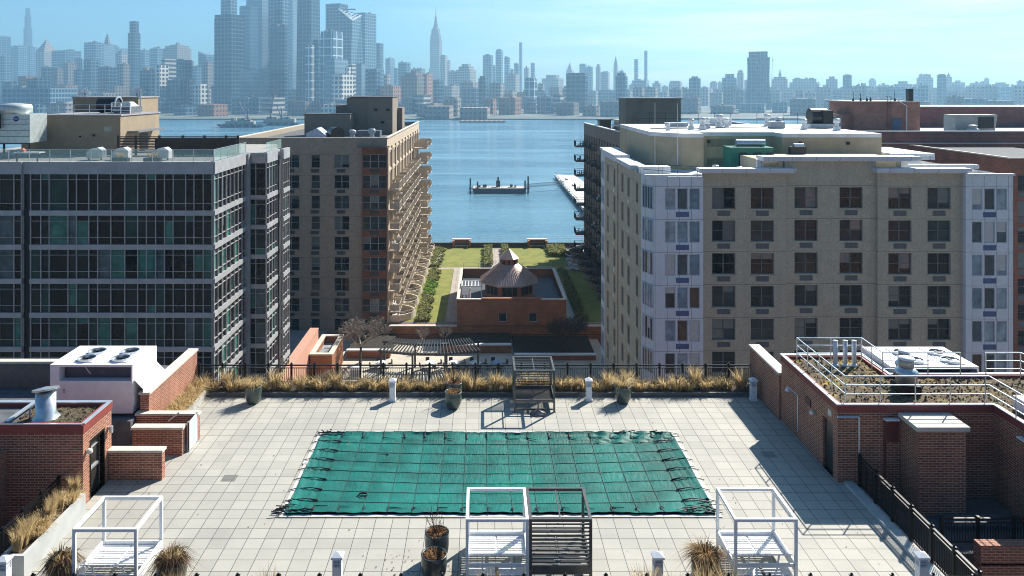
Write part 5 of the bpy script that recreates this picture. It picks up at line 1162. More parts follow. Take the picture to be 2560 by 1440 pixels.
def M_leaf(name, c1, c2):
    m, nt, b = base_mat(name); oi = nd(nt, 'ShaderNodeNewGeometry'); r = mathn(nt, 'MULTIPLY', 1., oi.outputs['Random Per Island'])
    nt.links.new(mixc(nt, r, c1, c2), b.inputs['Base Color']); b.inputs['Roughness'].default_value = .7
    tr = nd(nt, 'ShaderNodeBsdfTranslucent'); tr.inputs[0].default_value = (*c2,1); mx = nd(nt, 'ShaderNodeMixShader'); mx.inputs[0].default_value = .45
    nt.links.new(b.outputs[0], mx.inputs[1]); nt.links.new(tr.outputs[0], mx.inputs[2]); nt.links.new(mx.outputs[0], nt.nodes['Material Output'].inputs[0]); return m
hedge_m = [M_leaf('hedge_leaf', (.09,.10,.03), (.26,.26,.085)), M_leaf('hedge_green', (.07,.14,.02), (.18,.30,.03))]
def hedge(x0,x1,y0,y1,h,label,seed,wavy=0,m=0):
    r = random.Random(seed); mb = MB(); n = int((x1-x0)*(y1-y0)*38)
    mb.box(x0+.2,x1-.2-wavy*.6,y0+.2,y1-.2,GZ,GZ+h*.55)
    for i in range(n):
        x,y = r.uniform(x0,x1),r.uniform(y0,y1); xm = x1-wavy*(.5+.5*math.sin(y*1.3))
        if x > xm: continue
        z = GZ+h*(.25+.75*r.random()**.5); s = r.uniform(.1,.24); a = Vector((r.uniform(-1,1),r.uniform(-1,1),r.uniform(.1,1.6))).normalized()
        u = a.orthogonal().normalized()*s; v = a.cross(u)*.8; q = Vector((x,y,z)); mb.add([q-u-v,q+u-v,q+u+v,q-u+v],[(0,1,2,3)])
    tag(mb.build('hedge', hedge_m[m]), label, 'hedge')
hedge(-9.8,-7.7,114,128,.5,'olive scalloped hedge at the near end of the sunlit lawn',1,1.0); hedge(-9.8,-7.8,128.2,137,.5,'bright green scalloped hedge stretch beside the sunlit lawn',2,.9,1); hedge(-9.8,-7.7,137.2,146.8,.5,'olive hedge stretch before the cross path',3,1.0)
hedge(-10.6,-7.8,148.6,166,.6,'olive hedge between sun loungers and the far left lawn',4,1.2); hedge(.2,1.85,148.6,166,1.0,'straight clipped hedge left of the garden path',5); hedge(3.95,5.2,148.6,166,1.0,'straight clipped hedge right of the garden path',6)
hedge(13.5,17.2,158,166.5,1.0,'low hedge wedge at the far corner of the right lawn',7)
hedge(14.0,15.6,114,146,.6,'dark shaded hedge beside the right garden patios',8,.8)
tag(MB().box(-13.5,22,167.3,167.7,GZ,GZ+.9).box(-13.6,22.1,167.2,167.8,GZ+.9,GZ+1.0).build('garden_wall', M('dark_wall', (.06,.06,.05), .9)), 'low dark wall closing the garden towards the river', 'wall')
pipe_rail('pipe_railing', 'thin wire railing on the river side of the lawn garden', [(-13.5,169.5,GZ),(22,169.5,GZ)], 1.9, (1.0,1.5,1.9), [(-13.5+i*2.5,169.5,GZ) for i in range(15)], alum, .025)
for x0,x1,lb in ((-6.6,-2.7,'left brick garden shelter at the river edge of the lawn'),(9.6,13.8,'right brick garden shelter at the river edge of the lawn')):
    s = thing('brick_shelter', lb, 'shelter', ((x0+x1)/2,167,GZ)); MB().box(x0,x1,168,168.9,GZ,GZ+1.5).box(x0,x0+.4,166.6,167.99,GZ,GZ+1.5).box(x1-.4,x1,166.6,167.99,GZ,GZ+1.5).build('wall', brp, s)
    MB().box(x0-.1,x1+.1,167.9,169,GZ+1.5,GZ+1.65).build('coping', stone_cap, s); MB().box(x0+.5,x1-.5,166.9,167.5,GZ+.35,GZ+.45).box(x0+.6,x0+.8,166.95,167.45,GZ,GZ+.35).box(x1-.8,x1-.6,166.95,167.45,GZ,GZ+.35).build('bench', stone_cap, s)
def lounger(x,y,rz,label):
    l = thing('sun_lounger', label, 'sun lounger', (x,y,GZ), 'garden sun loungers'); l.rotation_euler = (0,0,rz)
    for nm, mb, m in (('frame', MB().box(-1,1,-.35,.35,.25,.32).box(-.95,-.85,-.3,-.2,0,.25).box(-.95,-.85,.2,.3,0,.25).box(.85,.95,-.3,-.2,0,.25).box(.85,.95,.2,.3,0,.25), M_F1), ('cushion', MB().box(-.98,.3,-.33,.33,.32,.45).add([(.3,-.33,.32),(1,-.33,.75),(1,.33,.75),(.3,.33,.32),(.3,-.33,.45),(.95,-.33,.88),(.95,.33,.88),(.3,.33,.45)],[(0,1,2,3),(7,6,5,4),(0,4,5,1),(1,5,6,2),(2,6,7,3)]), M_F3)):
        o = mesh_of(mb, nm, [m]); q = bpy.data.objects.new(nm, o); C.objects.link(q); q.parent = l
for i,y in enumerate((149.8,153.0,156.4)): lounger(-9.9-.0*i+.25*i,y,0,('sunlit lounger nearest the cross path','sunlit lounger in the middle of three by the left hedge','sunlit lounger farthest from the cross path by the left hedge')[i])
for i,y in enumerate((145.6,149.4,153.2,157.2)): lounger(17.6,y,R(180),('shaded white lounger nearest us on the right lawn','second nearest shaded white lounger on the right lawn','second farthest shaded white lounger on the right lawn','farthest shaded white lounger on the right lawn')[i])
def patio(xc, y, side, label, m, rm, grp, L=6.2, B=3.6):
    s = thing('curved_patio', label, 'patio', (xc,y,GZ), grp); n = 18; o = []; i_ = []
    for k in range(n+1):
        a = math.pi*k/n; o.append((xc+side*B*math.sin(a), y-L/2*math.cos(a))); i_.append((xc+side*(B-.25)*math.sin(a), y-(L/2-.2)*math.cos(a)))
    MB().prism(o if side < 0 else o, GZ+.01, GZ+.07).build('paving', m, s); w = MB()
    for k in range(n):
        w.add([(*o[k],GZ),(*o[k+1],GZ),(*i_[k+1],GZ),(*i_[k],GZ),(*o[k],GZ+1.0),(*o[k+1],GZ+1.0),(*i_[k+1],GZ+1.0),(*i_[k],GZ+1.0)],[(4,5,6,7),(0,4,5,1)[::-1],(1,5,6,2)[::-1],(2,6,7,3)[::-1],(3,7,4,0)[::-1]])
    w.build('curved_wall', m, s); q = MB()
    for k in range(n): q.bar((*o[k],GZ+1.45),(*o[k+1],GZ+1.45),.07); q.bar((*o[k],GZ+1.0),(*o[k],GZ+1.45),.05)
    q.build('railing', rm, s)
    f = MB(); r = random.Random(int(y)); 
    for z in range(2):
        fx = xc+side*r.uniform(.8,1.8); fy = y+r.uniform(-1.3,1.3); f.box(fx-.4,fx+.4,fy-.4,fy+.4,GZ+.4,GZ+.5).box(fx-.4,fx-.3,fy-.4,fy+.4,GZ+.5,GZ+1.0)
        for sx in (-.36,.3): f.box(fx+sx,fx+sx+.06,fy-.36,fy-.3,GZ+.07,GZ+.4).box(fx+sx,fx+sx+.06,fy+.3,fy+.36,GZ+.07,GZ+.4)
    tag(f.build('patio_chairs', M_F1), 'dark patio seats inside one of the curved garden patios', 'patio chairs', 'seats on the curved patios')
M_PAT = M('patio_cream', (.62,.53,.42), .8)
ordn = ('nearest','second','third','fourth','fifth','sixth','seventh','eighth')
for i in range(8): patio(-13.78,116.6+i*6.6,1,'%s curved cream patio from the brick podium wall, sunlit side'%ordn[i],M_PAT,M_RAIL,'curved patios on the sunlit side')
for i in range(7): patio(22.4-i*.25,120+i*6.6,-1,'%s curved shaded patio along the dark balcony block'%ordn[i],M('patio_taupe',(.20,.16,.14),.8),blackm,'curved patios on the shaded side')  # patios on this side get their shade painted in as a darker tone
# ---- garden pavilion
pv = thing('brick_pavilion', 'brick garden pavilion with a brown eight sided cupola roof', 'pavilion', (4,121,GZ)); w = MB()
hs = [(2.2,3.4,-18.2,-16.9),(6.6,7.8,-18.2,-16.9)]
facade(w, f_front(112.1), -3.75, 12.0, GZ, -15.0, hs, .25); w.quad((-3.75,131.5,GZ),(-3.75,112.1,GZ),(-3.75,112.1,-15),(-3.75,131.5,-15)); w.quad((12,112.1,GZ),(12,131.5,GZ),(12,131.5,-15),(12,112.1,-15)); w.quad((12,131.5,GZ),(-3.75,131.5,GZ),(-3.75,131.5,-15),(12,131.5,-15)); w.box(-.2,8.4,112.0,112.09,-15.0,-14.75).box(-.2,8.4,112.09,112.6,-15.1,-14.75); w.build('wall', brp, pv)
WG = WinKind(1.2,1.3,1,(),frame_l,gl_dark,0)
for a,b_,c_,d_ in hs: WG.at(pv,((a+b_)/2,112.33,c_))
MB().box(-3.4,11.7,112.65,131.2,-16.6,-16.25).build('roof', M('navy_roof', (.05,.06,.075), .7, var=.3, vs=.6), pv)
MB().box(-3.85,-3.4,112.05,131.6,-15.0,-14.85).box(11.65,12.1,112.05,131.6,-15.0,-14.85).box(-3.4,11.65,131.2,131.6,-15.0,-14.85).box(-3.4,-.25,112.0,112.5,-15.0,-14.86).box(8.45,11.65,112.0,112.5,-15.0,-14.86).build('coping', stone_cap, pv)
def octa(r, cx=4.0, cy=120.5, n=8): return [(cx+r*math.cos(math.pi/n+2*math.pi*i/n), cy+r*math.sin(math.pi/n+2*math.pi*i/n)) for i in range(n)]
cu = MB().prism(octa(4.0),-16.25,-14.1).build('drum', brp, pv); dw = MB()
oc = octa(4.0)
for i in range(8):
    a, b_ = Vector((*oc[i],0)), Vector((*oc[(i+1)%8],0)); d = (b_-a); nrm = Vector((d.y,-d.x,0)).normalized()*.03
    for q in range(3):
        s0, s1 = a+d*(.12+q*.26)+nrm, a+d*(.12+q*.26+.22)+nrm; dw.quad((s0.x,s0.y,-15.75),(s1.x,s1.y,-15.75),(s1.x,s1.y,-14.25),(s0.x,s0.y,-14.25))
dw.build('clerestory_glass', gl_dark, cu)
def M_seam(name):
    m, nt, b = base_mat(name); p = pos(nt); s = nd(nt, 'ShaderNodeSeparateXYZ'); nt.links.new(p, s.inputs[0]); 
    nt.links.new(mixc(nt, ramp01(nt, noise(nt, p, 1.2, 5), .3, .7), (.34,.24,.21), (.50,.385,.345)), b.inputs['Base Color']); b.inputs['Roughness'].default_value = .45; b.inputs['Metallic'].default_value = .3; return m
seam = M_seam('brown_metal_roof')
r1 = MB().prism(octa(4.75),-14.1,-11.6,octa(1.45)).prism(octa(4.78),-14.25,-14.1)
o1, o2 = octa(4.76), octa(1.46)
for i in range(8):
    for q in range(9):
        f = q/9; a = Vector((*o1[i],-14.1)).lerp(Vector((*o1[(i+1)%8],-14.1)),f); c_ = Vector((*o2[i],-11.6)).lerp(Vector((*o2[(i+1)%8],-11.6)),f)
        if q % 1 == 0: r1.bar(a,c_,.09,.16)
r1.build('roof', seam, pv); MB().prism(octa(1.3),-11.6,-10.75).build('lantern', brp, pv)
r2 = MB().prism(octa(1.62),-10.75,-9.3,octa(.05)); r2.build('lantern_roof', seam, pv)
lw = MB()
for i in range(8):
    a = math.pi*2*i/8; lw.box(4+1.22*math.cos(a)-.14,4+1.22*math.cos(a)+.14,120.5+1.22*math.sin(a)-.14,120.5+1.22*math.sin(a)+.14,-11.45,-11.0)
lw.build('lantern_window', gl_dark, pv)
ar = MB()
for i in range(7): ar.box(-3.3+i*.5,-3.18+i*.5,118,121,-14.55,-14.45)
ar.box(-3.4,-.1,117.9,118.0,-14.6,-14.45).box(-3.4,-.1,121,121.1,-14.6,-14.45)
for x in (-3.3,-.25):
    for y in (117.95,121.05): ar.box(x-.06,x+.06,y-.05,y+.05,-16.25,-14.6)
tag(ar.build('slat_canopy', white), 'white slatted canopy left of the eight sided cupola', 'canopy')
pipe_rail('pipe_railing', 'pale terrace railing behind the cupola on the pavilion roof', [(-3.3,131,-15),(11.6,131,-15)], 1.1, (.55,1.1), [(-3.3+i*2.48,131,-15) for i in range(7)], alum, .03)
fk = thing('patio_umbrella', 'folded dark umbrella with white cover on the pavilion roof', 'umbrella', (-2.2,114.3,-16.25)); MB().tube((-2.2,114.3,-16.25),(-1.9,114.3,-13.9),.05).build('pole', charcoal, fk); MB().tube((-2.15,114.3,-15.8),(-1.9,114.3,-13.8),.35,.08,8).build('folded_canopy', M_F3, fk)

# ---- lower terrace with pergola
TZ = -20.6
tag(MB().box(-21.3,16.5,80,112,-29.4,TZ).build('terrace', M('terrace_paving', (.50,.45,.37), .85, var=.12, vs=.5)), kind='structure')
pink = M('salmon_stucco', (.52,.28,.20), .85, var=.08)
s = thing('salmon_wall', 'salmon stucco garden wall running towards us from the taupe block', 'wall', (-21.8,90,TZ)); MB().box(-22.3,-21.35,80,100.5,-24,-15.6).build('masonry', pink, s); MB().box(-22.4,-21.3,80,100.5,-15.6,-15.45).build('coping', pink, s)
tag(MB().box(-30,-22.45,88,112.6,-24,-19.5).build('side_terrace', M('dark_paving', (.3,.3,.3))), kind='structure')
s = thing('roof_light_box', 'walled flat roof with white rim beside the salmon wall', 'roof', (-20,98,TZ)); MB().box(-21.2,-18.5,95,95.4,TZ,-17.1).box(-21.2,-18.5,102.1,102.5,TZ,-17.1).box(-21.2,-20.8,95.4,102.1,TZ,-17.1).box(-18.9,-18.5,95.4,102.1,TZ,-17.1).build('wall', brp, s)
MB().box(-21.3,-18.4,94.9,95.5,-17.1,-16.95).box(-21.3,-18.4,102.0,102.6,-17.1,-16.95).box(-21.3,-20.7,95.5,102.0,-17.1,-16.95).box(-19.0,-18.4,95.5,102.0,-17.1,-16.95).build('rim', stone_cap, s); MB().box(-20.8,-18.9,95.4,102.1,-18.2,-17.9).build('roof', M('grey_gravel', (.28,.3,.32), .9, var=.4, vs=6), s)
for i,(a,lb) in enumerate((((-18.3,-12.5,104,104.5,TZ,-19.5),'pale capped garden wall behind the bare tree'),((-5.6,3.8,106,106.5,TZ,-19.4),'pale capped garden wall right of the pergola'),((4.2,15,103.2,103.7,TZ,-19.8),'shaded capped garden wall on the right of the terrace'))):
    s = thing('planter_wall', lb, 'wall', ((a[0]+a[1])/2,a[2],TZ)); MB().box(*a[:5],a[5]-.15).build('masonry', brp, s); MB().box(a[0]-.05,a[1]+.05,a[2]-.08,a[3]+.08,a[5]-.15,a[5]).build('coping', white, s)
    tag(MB().box(a[0],a[1],a[3]+.1,111.9,TZ,a[5]-.3).build('shrub_bed', M('bark_soil', (.025,.02,.014), .95, var=.5, vs=2)), kind='structure')
pg = thing('pergola', 'dark arched pergola with white edged slats over the terrace tables', 'pergola', (-6.5,98.5,TZ)); pd = M('pergola_dark', (.035,.033,.035), .45, .2)
def arc(u, y0): return (-13.2+12.8*u, y0-1.3*math.sin(math.pi*u))
bm_ = MB()
for y0 in (98.3,101.9):
    for k in range(16): bm_.bar((*arc(k/16,y0),-17.7),(*arc((k+1)/16,y0),-17.7),.18,.3)
bm_.build('beam', pd, pg); sl_ = MB()
for k in range(30):
    u = k/29; a = arc(u,97.5); b_ = arc(.12+u*.76,103.0); sl_.bar((a[0],a[1],-17.45),(b_[0],b_[1],-17.45),.1,.16)
sl_.build('slats', M('pergola_slats', (.06,.058,.058), .4, .2), pg)
for u in (.02,.34,.66,.98):
    for y0 in (98.3,101.9): x,y = arc(u,y0); MB().box(x-.12,x+.12,y-.12,y+.12,TZ,-17.86).build('post', pd, pg)
def table(x,y,label,m):
    q = thing('round_table', label, 'table', (x,y,TZ)); MB().lathe((x,y,TZ+.72),[(.75,0),(.75,.05)],24).build('top', m, q); MB().tube((x,y,TZ+.03),(x,y,TZ+.72),.06).lathe((x,y,TZ),[(.35,0),(.3,.04)],16).build('pedestal', charcoal, q)
chp = None
def chair(x,y,rz,label):
    global chp
    if chp is None:
        chp = thing('terrace_chair', label, 'chair', (x,y,TZ), 'dark chairs round the terrace tables')
        for nm, mb in (('seat', MB().box(-.25,.25,-.25,.25,.42,.46)), ('backrest', MB().box(-.25,.25,.21,.25,.46,.95)), ('leg', MB().box(-.25,-.21,-.25,-.21,0,.42).box(.21,.25,-.25,-.21,0,.42).box(-.25,-.21,.21,.25,0,.42).box(.21,.25,.21,.25,0,.42))):
            o = bpy.data.objects.new(nm, mesh_of(mb, nm, [M_F1])); C.objects.link(o); o.parent = chp
        chp.rotation_euler = (0,0,rz)
    else: dup(chp,(x,y,TZ),label,rz)
for i,(px,lb) in enumerate(((952,'white round table at the left pergola post'),(1076,'white round table under the middle of the pergola'),(1135,'white round table under the right half of the pergola'),(1188,'white round table at the right pergola post'),(1242,'blue grey round table in the shade right of the pergola'))):
    x = PX(px,100.3); table(x,100.3,lb,white if i < 4 else M('blue_top', (.3,.38,.5)))
    for a in (.4,1.9,3.6,5.1): chair(x+1.25*math.cos(a),100.3+1.25*math.sin(a),a-R(90),'dark terrace chair drawn up to one of the round tables')
bn = thing('stone_bench', 'long pale bench at the left of the pergola posts', 'bench', (-15.5,94.5,TZ)); MB().box(-18.2,-13.3,94.2,94.9,TZ+.38,TZ+.5).build('seat', stone_cap, bn); MB().box(-17.9,-17.5,94.3,94.8,TZ,TZ+.38).box(-14,-13.6,94.3,94.8,TZ,TZ+.38).build('leg', stone_cap, bn)
gs = thing('grill_station', 'white boxy grill station left of the pergola', 'grill', (-15.0,96.8,TZ)); MB().box(-16.6,-15.2,96.5,97.3,TZ,TZ+1.4).build('cabinet', white, gs); MB().box(-16.5,-15.3,96.46,96.495,TZ+.3,TZ+1.1).build('door', M('door_grey', (.4,.42,.42)), gs)
# bare trees
bark = M('bare_bark', (.085,.068,.055), .9, var=.25); barkp = M('pale_twigs', (.26,.215,.18), .9, var=.25)
def tree(x,y,z,H,Wd,label,seed,m1=bark,m2=barkp,depth=5):
    r = random.Random(seed); t = thing('bare_tree', label, 'tree', (x,y,z)); tk = MB(); cr = MB()
    p0 = Vector((x,y,z)); p1 = p0+Vector((.1,0,H*.28)); tk.tube(p0,p1,.16*H/6,.12*H/6,8); tk.build('trunk', m1, t)
    def br(p, d, L, rad, k):
        q = p+d*L; cr.tube(p,q,rad,rad*.65,4 if k < 3 else 3)
        if k == 0: return
        for i in range(r.choice((3,3,4)) if k > 1 else 4):
            nd_ = (d+Vector((r.uniform(-1,1)*Wd,r.uniform(-1,1)*Wd,r.uniform(-.25,.6)))*.85).normalized(); br(p+d*L*r.uniform(.45,1),nd_,L*r.uniform(.6,.82),max(rad*.62,.019),k-1)
    for i in range(6): a = i*1.05+r.uniform(-.3,.3); br(p1,Vector((math.cos(a)*.75*Wd,math.sin(a)*.75*Wd,r.uniform(.6,1.1))).normalized(),H*.25,.075*H/6,depth)
    cr.build('branches', m2, t)
tree(-16.2,102.2,TZ,7.6,1.35,'bare spreading tree at the left end of the pergola',3); tree(-18.6,92.5,TZ,3.4,1.2,'low bare shrub tree before the white rimmed flat roof',4,depth=4); tree(-21.0,90.0,TZ,3.2,1.2,'bare bush squeezed beside the salmon wall',6,depth=4)
tree(11.2,105,TZ,6.6,1.15,'dark bare tree in the shade before the podium wall',5,bark,bark)
tree(-8.5,108,TZ,3.6,.8,'thin upright bare shrub behind the left of the pergola',8,depth=3); tree(-5.5,108.5,TZ,3.6,.8,'thin upright bare shrub behind the right of the pergola',9,depth=3)
rd = random.Random(9)
for i in range(7): hedge_z = 0
# ---- river pier, barge
pr = thing('river_pier', 'long pale timber pier reaching into the river', 'pier', (45,300,-32.5)); MB().prism([(38.8,172),(56,172),(49,412),(38.3,418)],-31.6,-30.6).build('deck', M('pier_deck', (.62,.58,.52), .85, var=.1, vs=.3), pr); MB().prism([(39.3,172),(55,172),(48.5,411),(38.9,416)],-32.9,-31.6).build('fender', charcoal, pr)
q = MB()
for i in range(30): y = 175+i*8.2; q.tube((38.6,y,-33),(38.5,y,-30.3),.25,n=6)
for i in range(60): y = 175+i*4; q.bar((38.75,y,-30.6),(38.7,y,-29.5),.1)
q.bar((38.8,174,-29.5),(38.4,416,-29.5),.12); q.bar((38.4,416,-29.5),(49,411,-29.5),.12); q.build('railing', charcoal, pr)
for i in range(9):
    r = random.Random(i); x,y = 40.5+r.uniform(0,7), 200+i*24
    tag(MB().box(x-.6,x+.6,y-.8,y+.8,-30.6,-30.1).box(x-.6,x-.45,y-.8,y+.8,-30.1,-29.5).build('pier_bench', M_F1), 'small dark bench on the pale river pier', 'bench', 'benches on the river pier')
bg_ = thing('river_barge', 'dark low work barge moored at spud piles in the river', 'barge', (8,362,-32.5)); n = M('barge_dark', (.03,.035,.05), .6); Y0 = 356
MB().add([(-5.2,Y0,-30.3),(19.8,Y0,-30.3),(18.6,Y0,-32.6),(-4.0,Y0,-32.6),(-5.2,Y0+10,-30.3),(19.8,Y0+10,-30.3),(18.6,Y0+10,-32.6),(-4.0,Y0+10,-32.6)],[(3,2,1,0),(4,5,6,7),(0,1,5,4),(1,2,6,5),(3,0,4,7)]).build('hull', n, bg_)
MB().box(-4.8,19.4,Y0+.2,Y0+9.8,-30.3,-30.15).build('deck', M('barge_deck', (.5,.45,.42), .8), bg_)
MB().box(6.0,7.9,Y0+4,Y0+6,-30.15,-27.2).tube((6.95,Y0+5,-27.2),(6.95,Y0+5,-25.6),.4).build('deckhouse', charcoal, bg_)
rl = MB()
for i in range(25): rl.box(-4.6+i,-4.5+i,Y0+.25,Y0+.35,-30.15,-29.1)
rl.box(-4.6,19.4,Y0+.25,Y0+.33,-29.15,-29.05).box(-4.6,19.4,Y0+.25,Y0+.33,-29.6,-29.53)
for a in ((-2.8,-1.2,-29.2),(-.2,1.6,-28.9),(12.5,13.6,-28.8),(14.5,15.2,-29.3)): rl.box(a[0],a[1],Y0+3,Y0+5,-30.15,a[2])
rl.build('deck_gear', charcoal, bg_)
for x,h,lb in ((-5.9,7.0,'tall dark spud pile at the left end of the barge'),(-2.6,5.5,'shorter spud pile just inside the left barge end'),(19.2,6.0,'thin spud pile near the right barge end'),(20.6,8.0,'thick spud pile off the right barge end')):
    tag(MB().tube((x,Y0-.5,-34),(x,Y0-.5,-32.5+h),.42,.36,8).box(x-.7,x+.7,Y0-.8,Y0-.2,-30.4,-30.0).build('mooring_pile', charcoal), lb, 'mooring pile')
gw = MB()
for s in (0,1.6):
    gw.bar((20.2,Y0+4+s,-30.2),(38.6,Y0+14+s,-29.9),.14); gw.bar((20.2,Y0+4+s,-28.9),(38.6,Y0+14+s,-28.6),.14)
    for i in range(14):
        a = Vector((20.2,Y0+4+s,-30.2)).lerp(Vector((38.6,Y0+14+s,-29.9)),i/14); b_ = Vector((20.2,Y0+4+s,-28.9)).lerp(Vector((38.6,Y0+14+s,-28.6)),(i+1)/14); gw.bar(a,b_,.08); gw.bar(a,a+Vector((0,0,1.3)),.08)
gw.add([(20.2,Y0+4,-30.25),(38.6,Y0+14,-29.95),(38.6,Y0+15.6,-29.95),(20.2,Y0+5.6,-30.25)],[(0,1,2,3)])
tag(gw.build('gangway', M('grey_truss', (.25,.28,.3), .5)), 'long grey truss gangway between barge and pier', 'gangway')

# ---- sunlit blocks behind the viewpoint: they light and show in the windows that face us
def behind(x0,x1,y0,y1,zt,label,m):
    o = thing('city_block', label, 'building', ((x0+x1)/2,y0,-29.5)); w = MB(); rows = [zt-2.2-3.2*k for k in range(int((zt+25)/3.2))]; xs = [x0+2+i*4 for i in range(int((x1-x0-3)/4)+1)]
    hs = [(-x-.8,-x+.8,r-1.9,r) for x in xs for r in rows]; facade(w, lambda u,z,d: (-u, y1-d, z), -x1, -x0, -29.4, zt, hs, .2)
    w.quad((x0,y1,-29.4),(x0,y0,-29.4),(x0,y0,zt),(x0,y1,zt)); w.quad((x1,y0,-29.4),(x1,y1,-29.4),(x1,y1,zt),(x1,y0,zt)); w.quad((x0,y0,zt),(x1,y0,zt),(x1,y1,zt),(x0,y1,zt)); w.build('wall', m, o)
    g = MB(); g.box(x0+.5,x1-.5,y1-.25,y1-.2,-29,zt-.5); g.build('glazing', GLZ_B, o)
GLZ_B = M('far_glazing', (.05,.07,.08), .1)
behind(-70,-28,-52,-34,6,'cream block mirrored in the glass of the left apartment building',M('cream_render',(.22,.2,.17),.85))
behind(-24,14,-60,-40,10,'tall red brick block mirrored in the windows of the left corner bay',M_brick('mirror_brick',(.20,.065,.04),(.15,.05,.03),(.2,.15,.12),.6,.2,.02))
behind(20,52,-58,-36,7,'pale block mirrored in the windows of the tan building',M('pale_render',(.2,.19,.17),.85))
behind(58,100,-55,-34,8,'orange brick block mirrored in the windows of the right corner bay',M_brick('mirror_orange',(.45,.2,.1),(.36,.15,.08),(.45,.35,.28),.6,.2,.02))
# ================================================================ skyline across the river
def M_tower(name, wall, win, pu, pv, fu=.5, fv=.5, rough=.5, metal=0, gloss=.15):
    m, nt, b = base_mat(name); uv, u, v, p = wall_uv(nt)
    a = mathn(nt, 'LESS_THAN', mathn(nt, 'FLOORED_MODULO', u, pu), pu*fu); c = mathn(nt, 'LESS_THAN', mathn(nt, 'FLOORED_MODULO', v, pv), pv*fv)
    g = mathn(nt, 'MULTIPLY', a, c); nz = ramp01(nt, noise(nt, p, .012, 4), .3, .7); oi = nd(nt, 'ShaderNodeObjectInfo')
    wc = mixc(nt, nz, sh(wall,.85), sh(wall,1.15)); wc = mixc(nt, oi.outputs['Random'], wc, mixc(nt, 1.0, wc, (1.3,1.25,1.2), 'MULTIPLY'))
    nt.links.new(mixc(nt, g, wc, win), b.inputs['Base Color']); nt.links.new(mathn(nt, 'SUBTRACT', rough, mathn(nt, 'MULTIPLY', g, rough-gloss)), b.inputs['Roughness']); b.inputs['Metallic'].default_value = metal
    return m
TM = dict(
 glass=M_tower('tower_blue_glass', (.17,.25,.31), (.03,.08,.13), 9, 8.4, .82, .72, .35, .1, .12),
 dark=M_tower('tower_dark_glass', (.09,.15,.20), (.015,.045,.08), 9, 8.4, .8, .74, .3, .1, .12),
 pale=M_tower('tower_pale_glass', (.26,.32,.37), (.16,.23,.28), 6, 8.4, .85, .7, .25, .25, .15),
 stone=M_tower('tower_stone', (.33,.29,.25), (.06,.07,.085), 7, 8, .5, .5, .8),
 brown=M_tower('tower_brown', (.21,.17,.145), (.05,.055,.065), 7, 8, .5, .5, .8),
 brick=M_tower('tower_brick', (.38,.19,.13), (.08,.07,.08), 7, 8, .45, .5, .8),
 grid=M_tower('tower_white_grid', (.66,.62,.56), (.06,.09,.11), 8, 8, .62, .62, .7),
 band=M_tower('tower_white_band', (.52,.50,.46), (.08,.10,.12), 400, 9, .999, .55, .7),
 gridg=M_tower('tower_glass_grid', (.62,.66,.68), (.09,.16,.21), 16, 16, .86, .86, .4, 0, .12))
BASE = -31.0; RR = R(-25)
def foot(cx, cy, w, d, r=RR):
    c, s = math.cos(r), math.sin(r)
    return [(cx+x*c-y*s, cy+x*s+y*c) for x, y in ((-w/2,-d/2),(w/2,-d/2),(w/2,d/2),(-w/2,d/2))]
def dims(W, ls, r=RR):
    s, c = abs(math.sin(r)), math.cos(r); return W*(1-ls)/c, max(6, W*ls/max(s,.05))
TW = []       # (centre px, object, short look, explicit?)
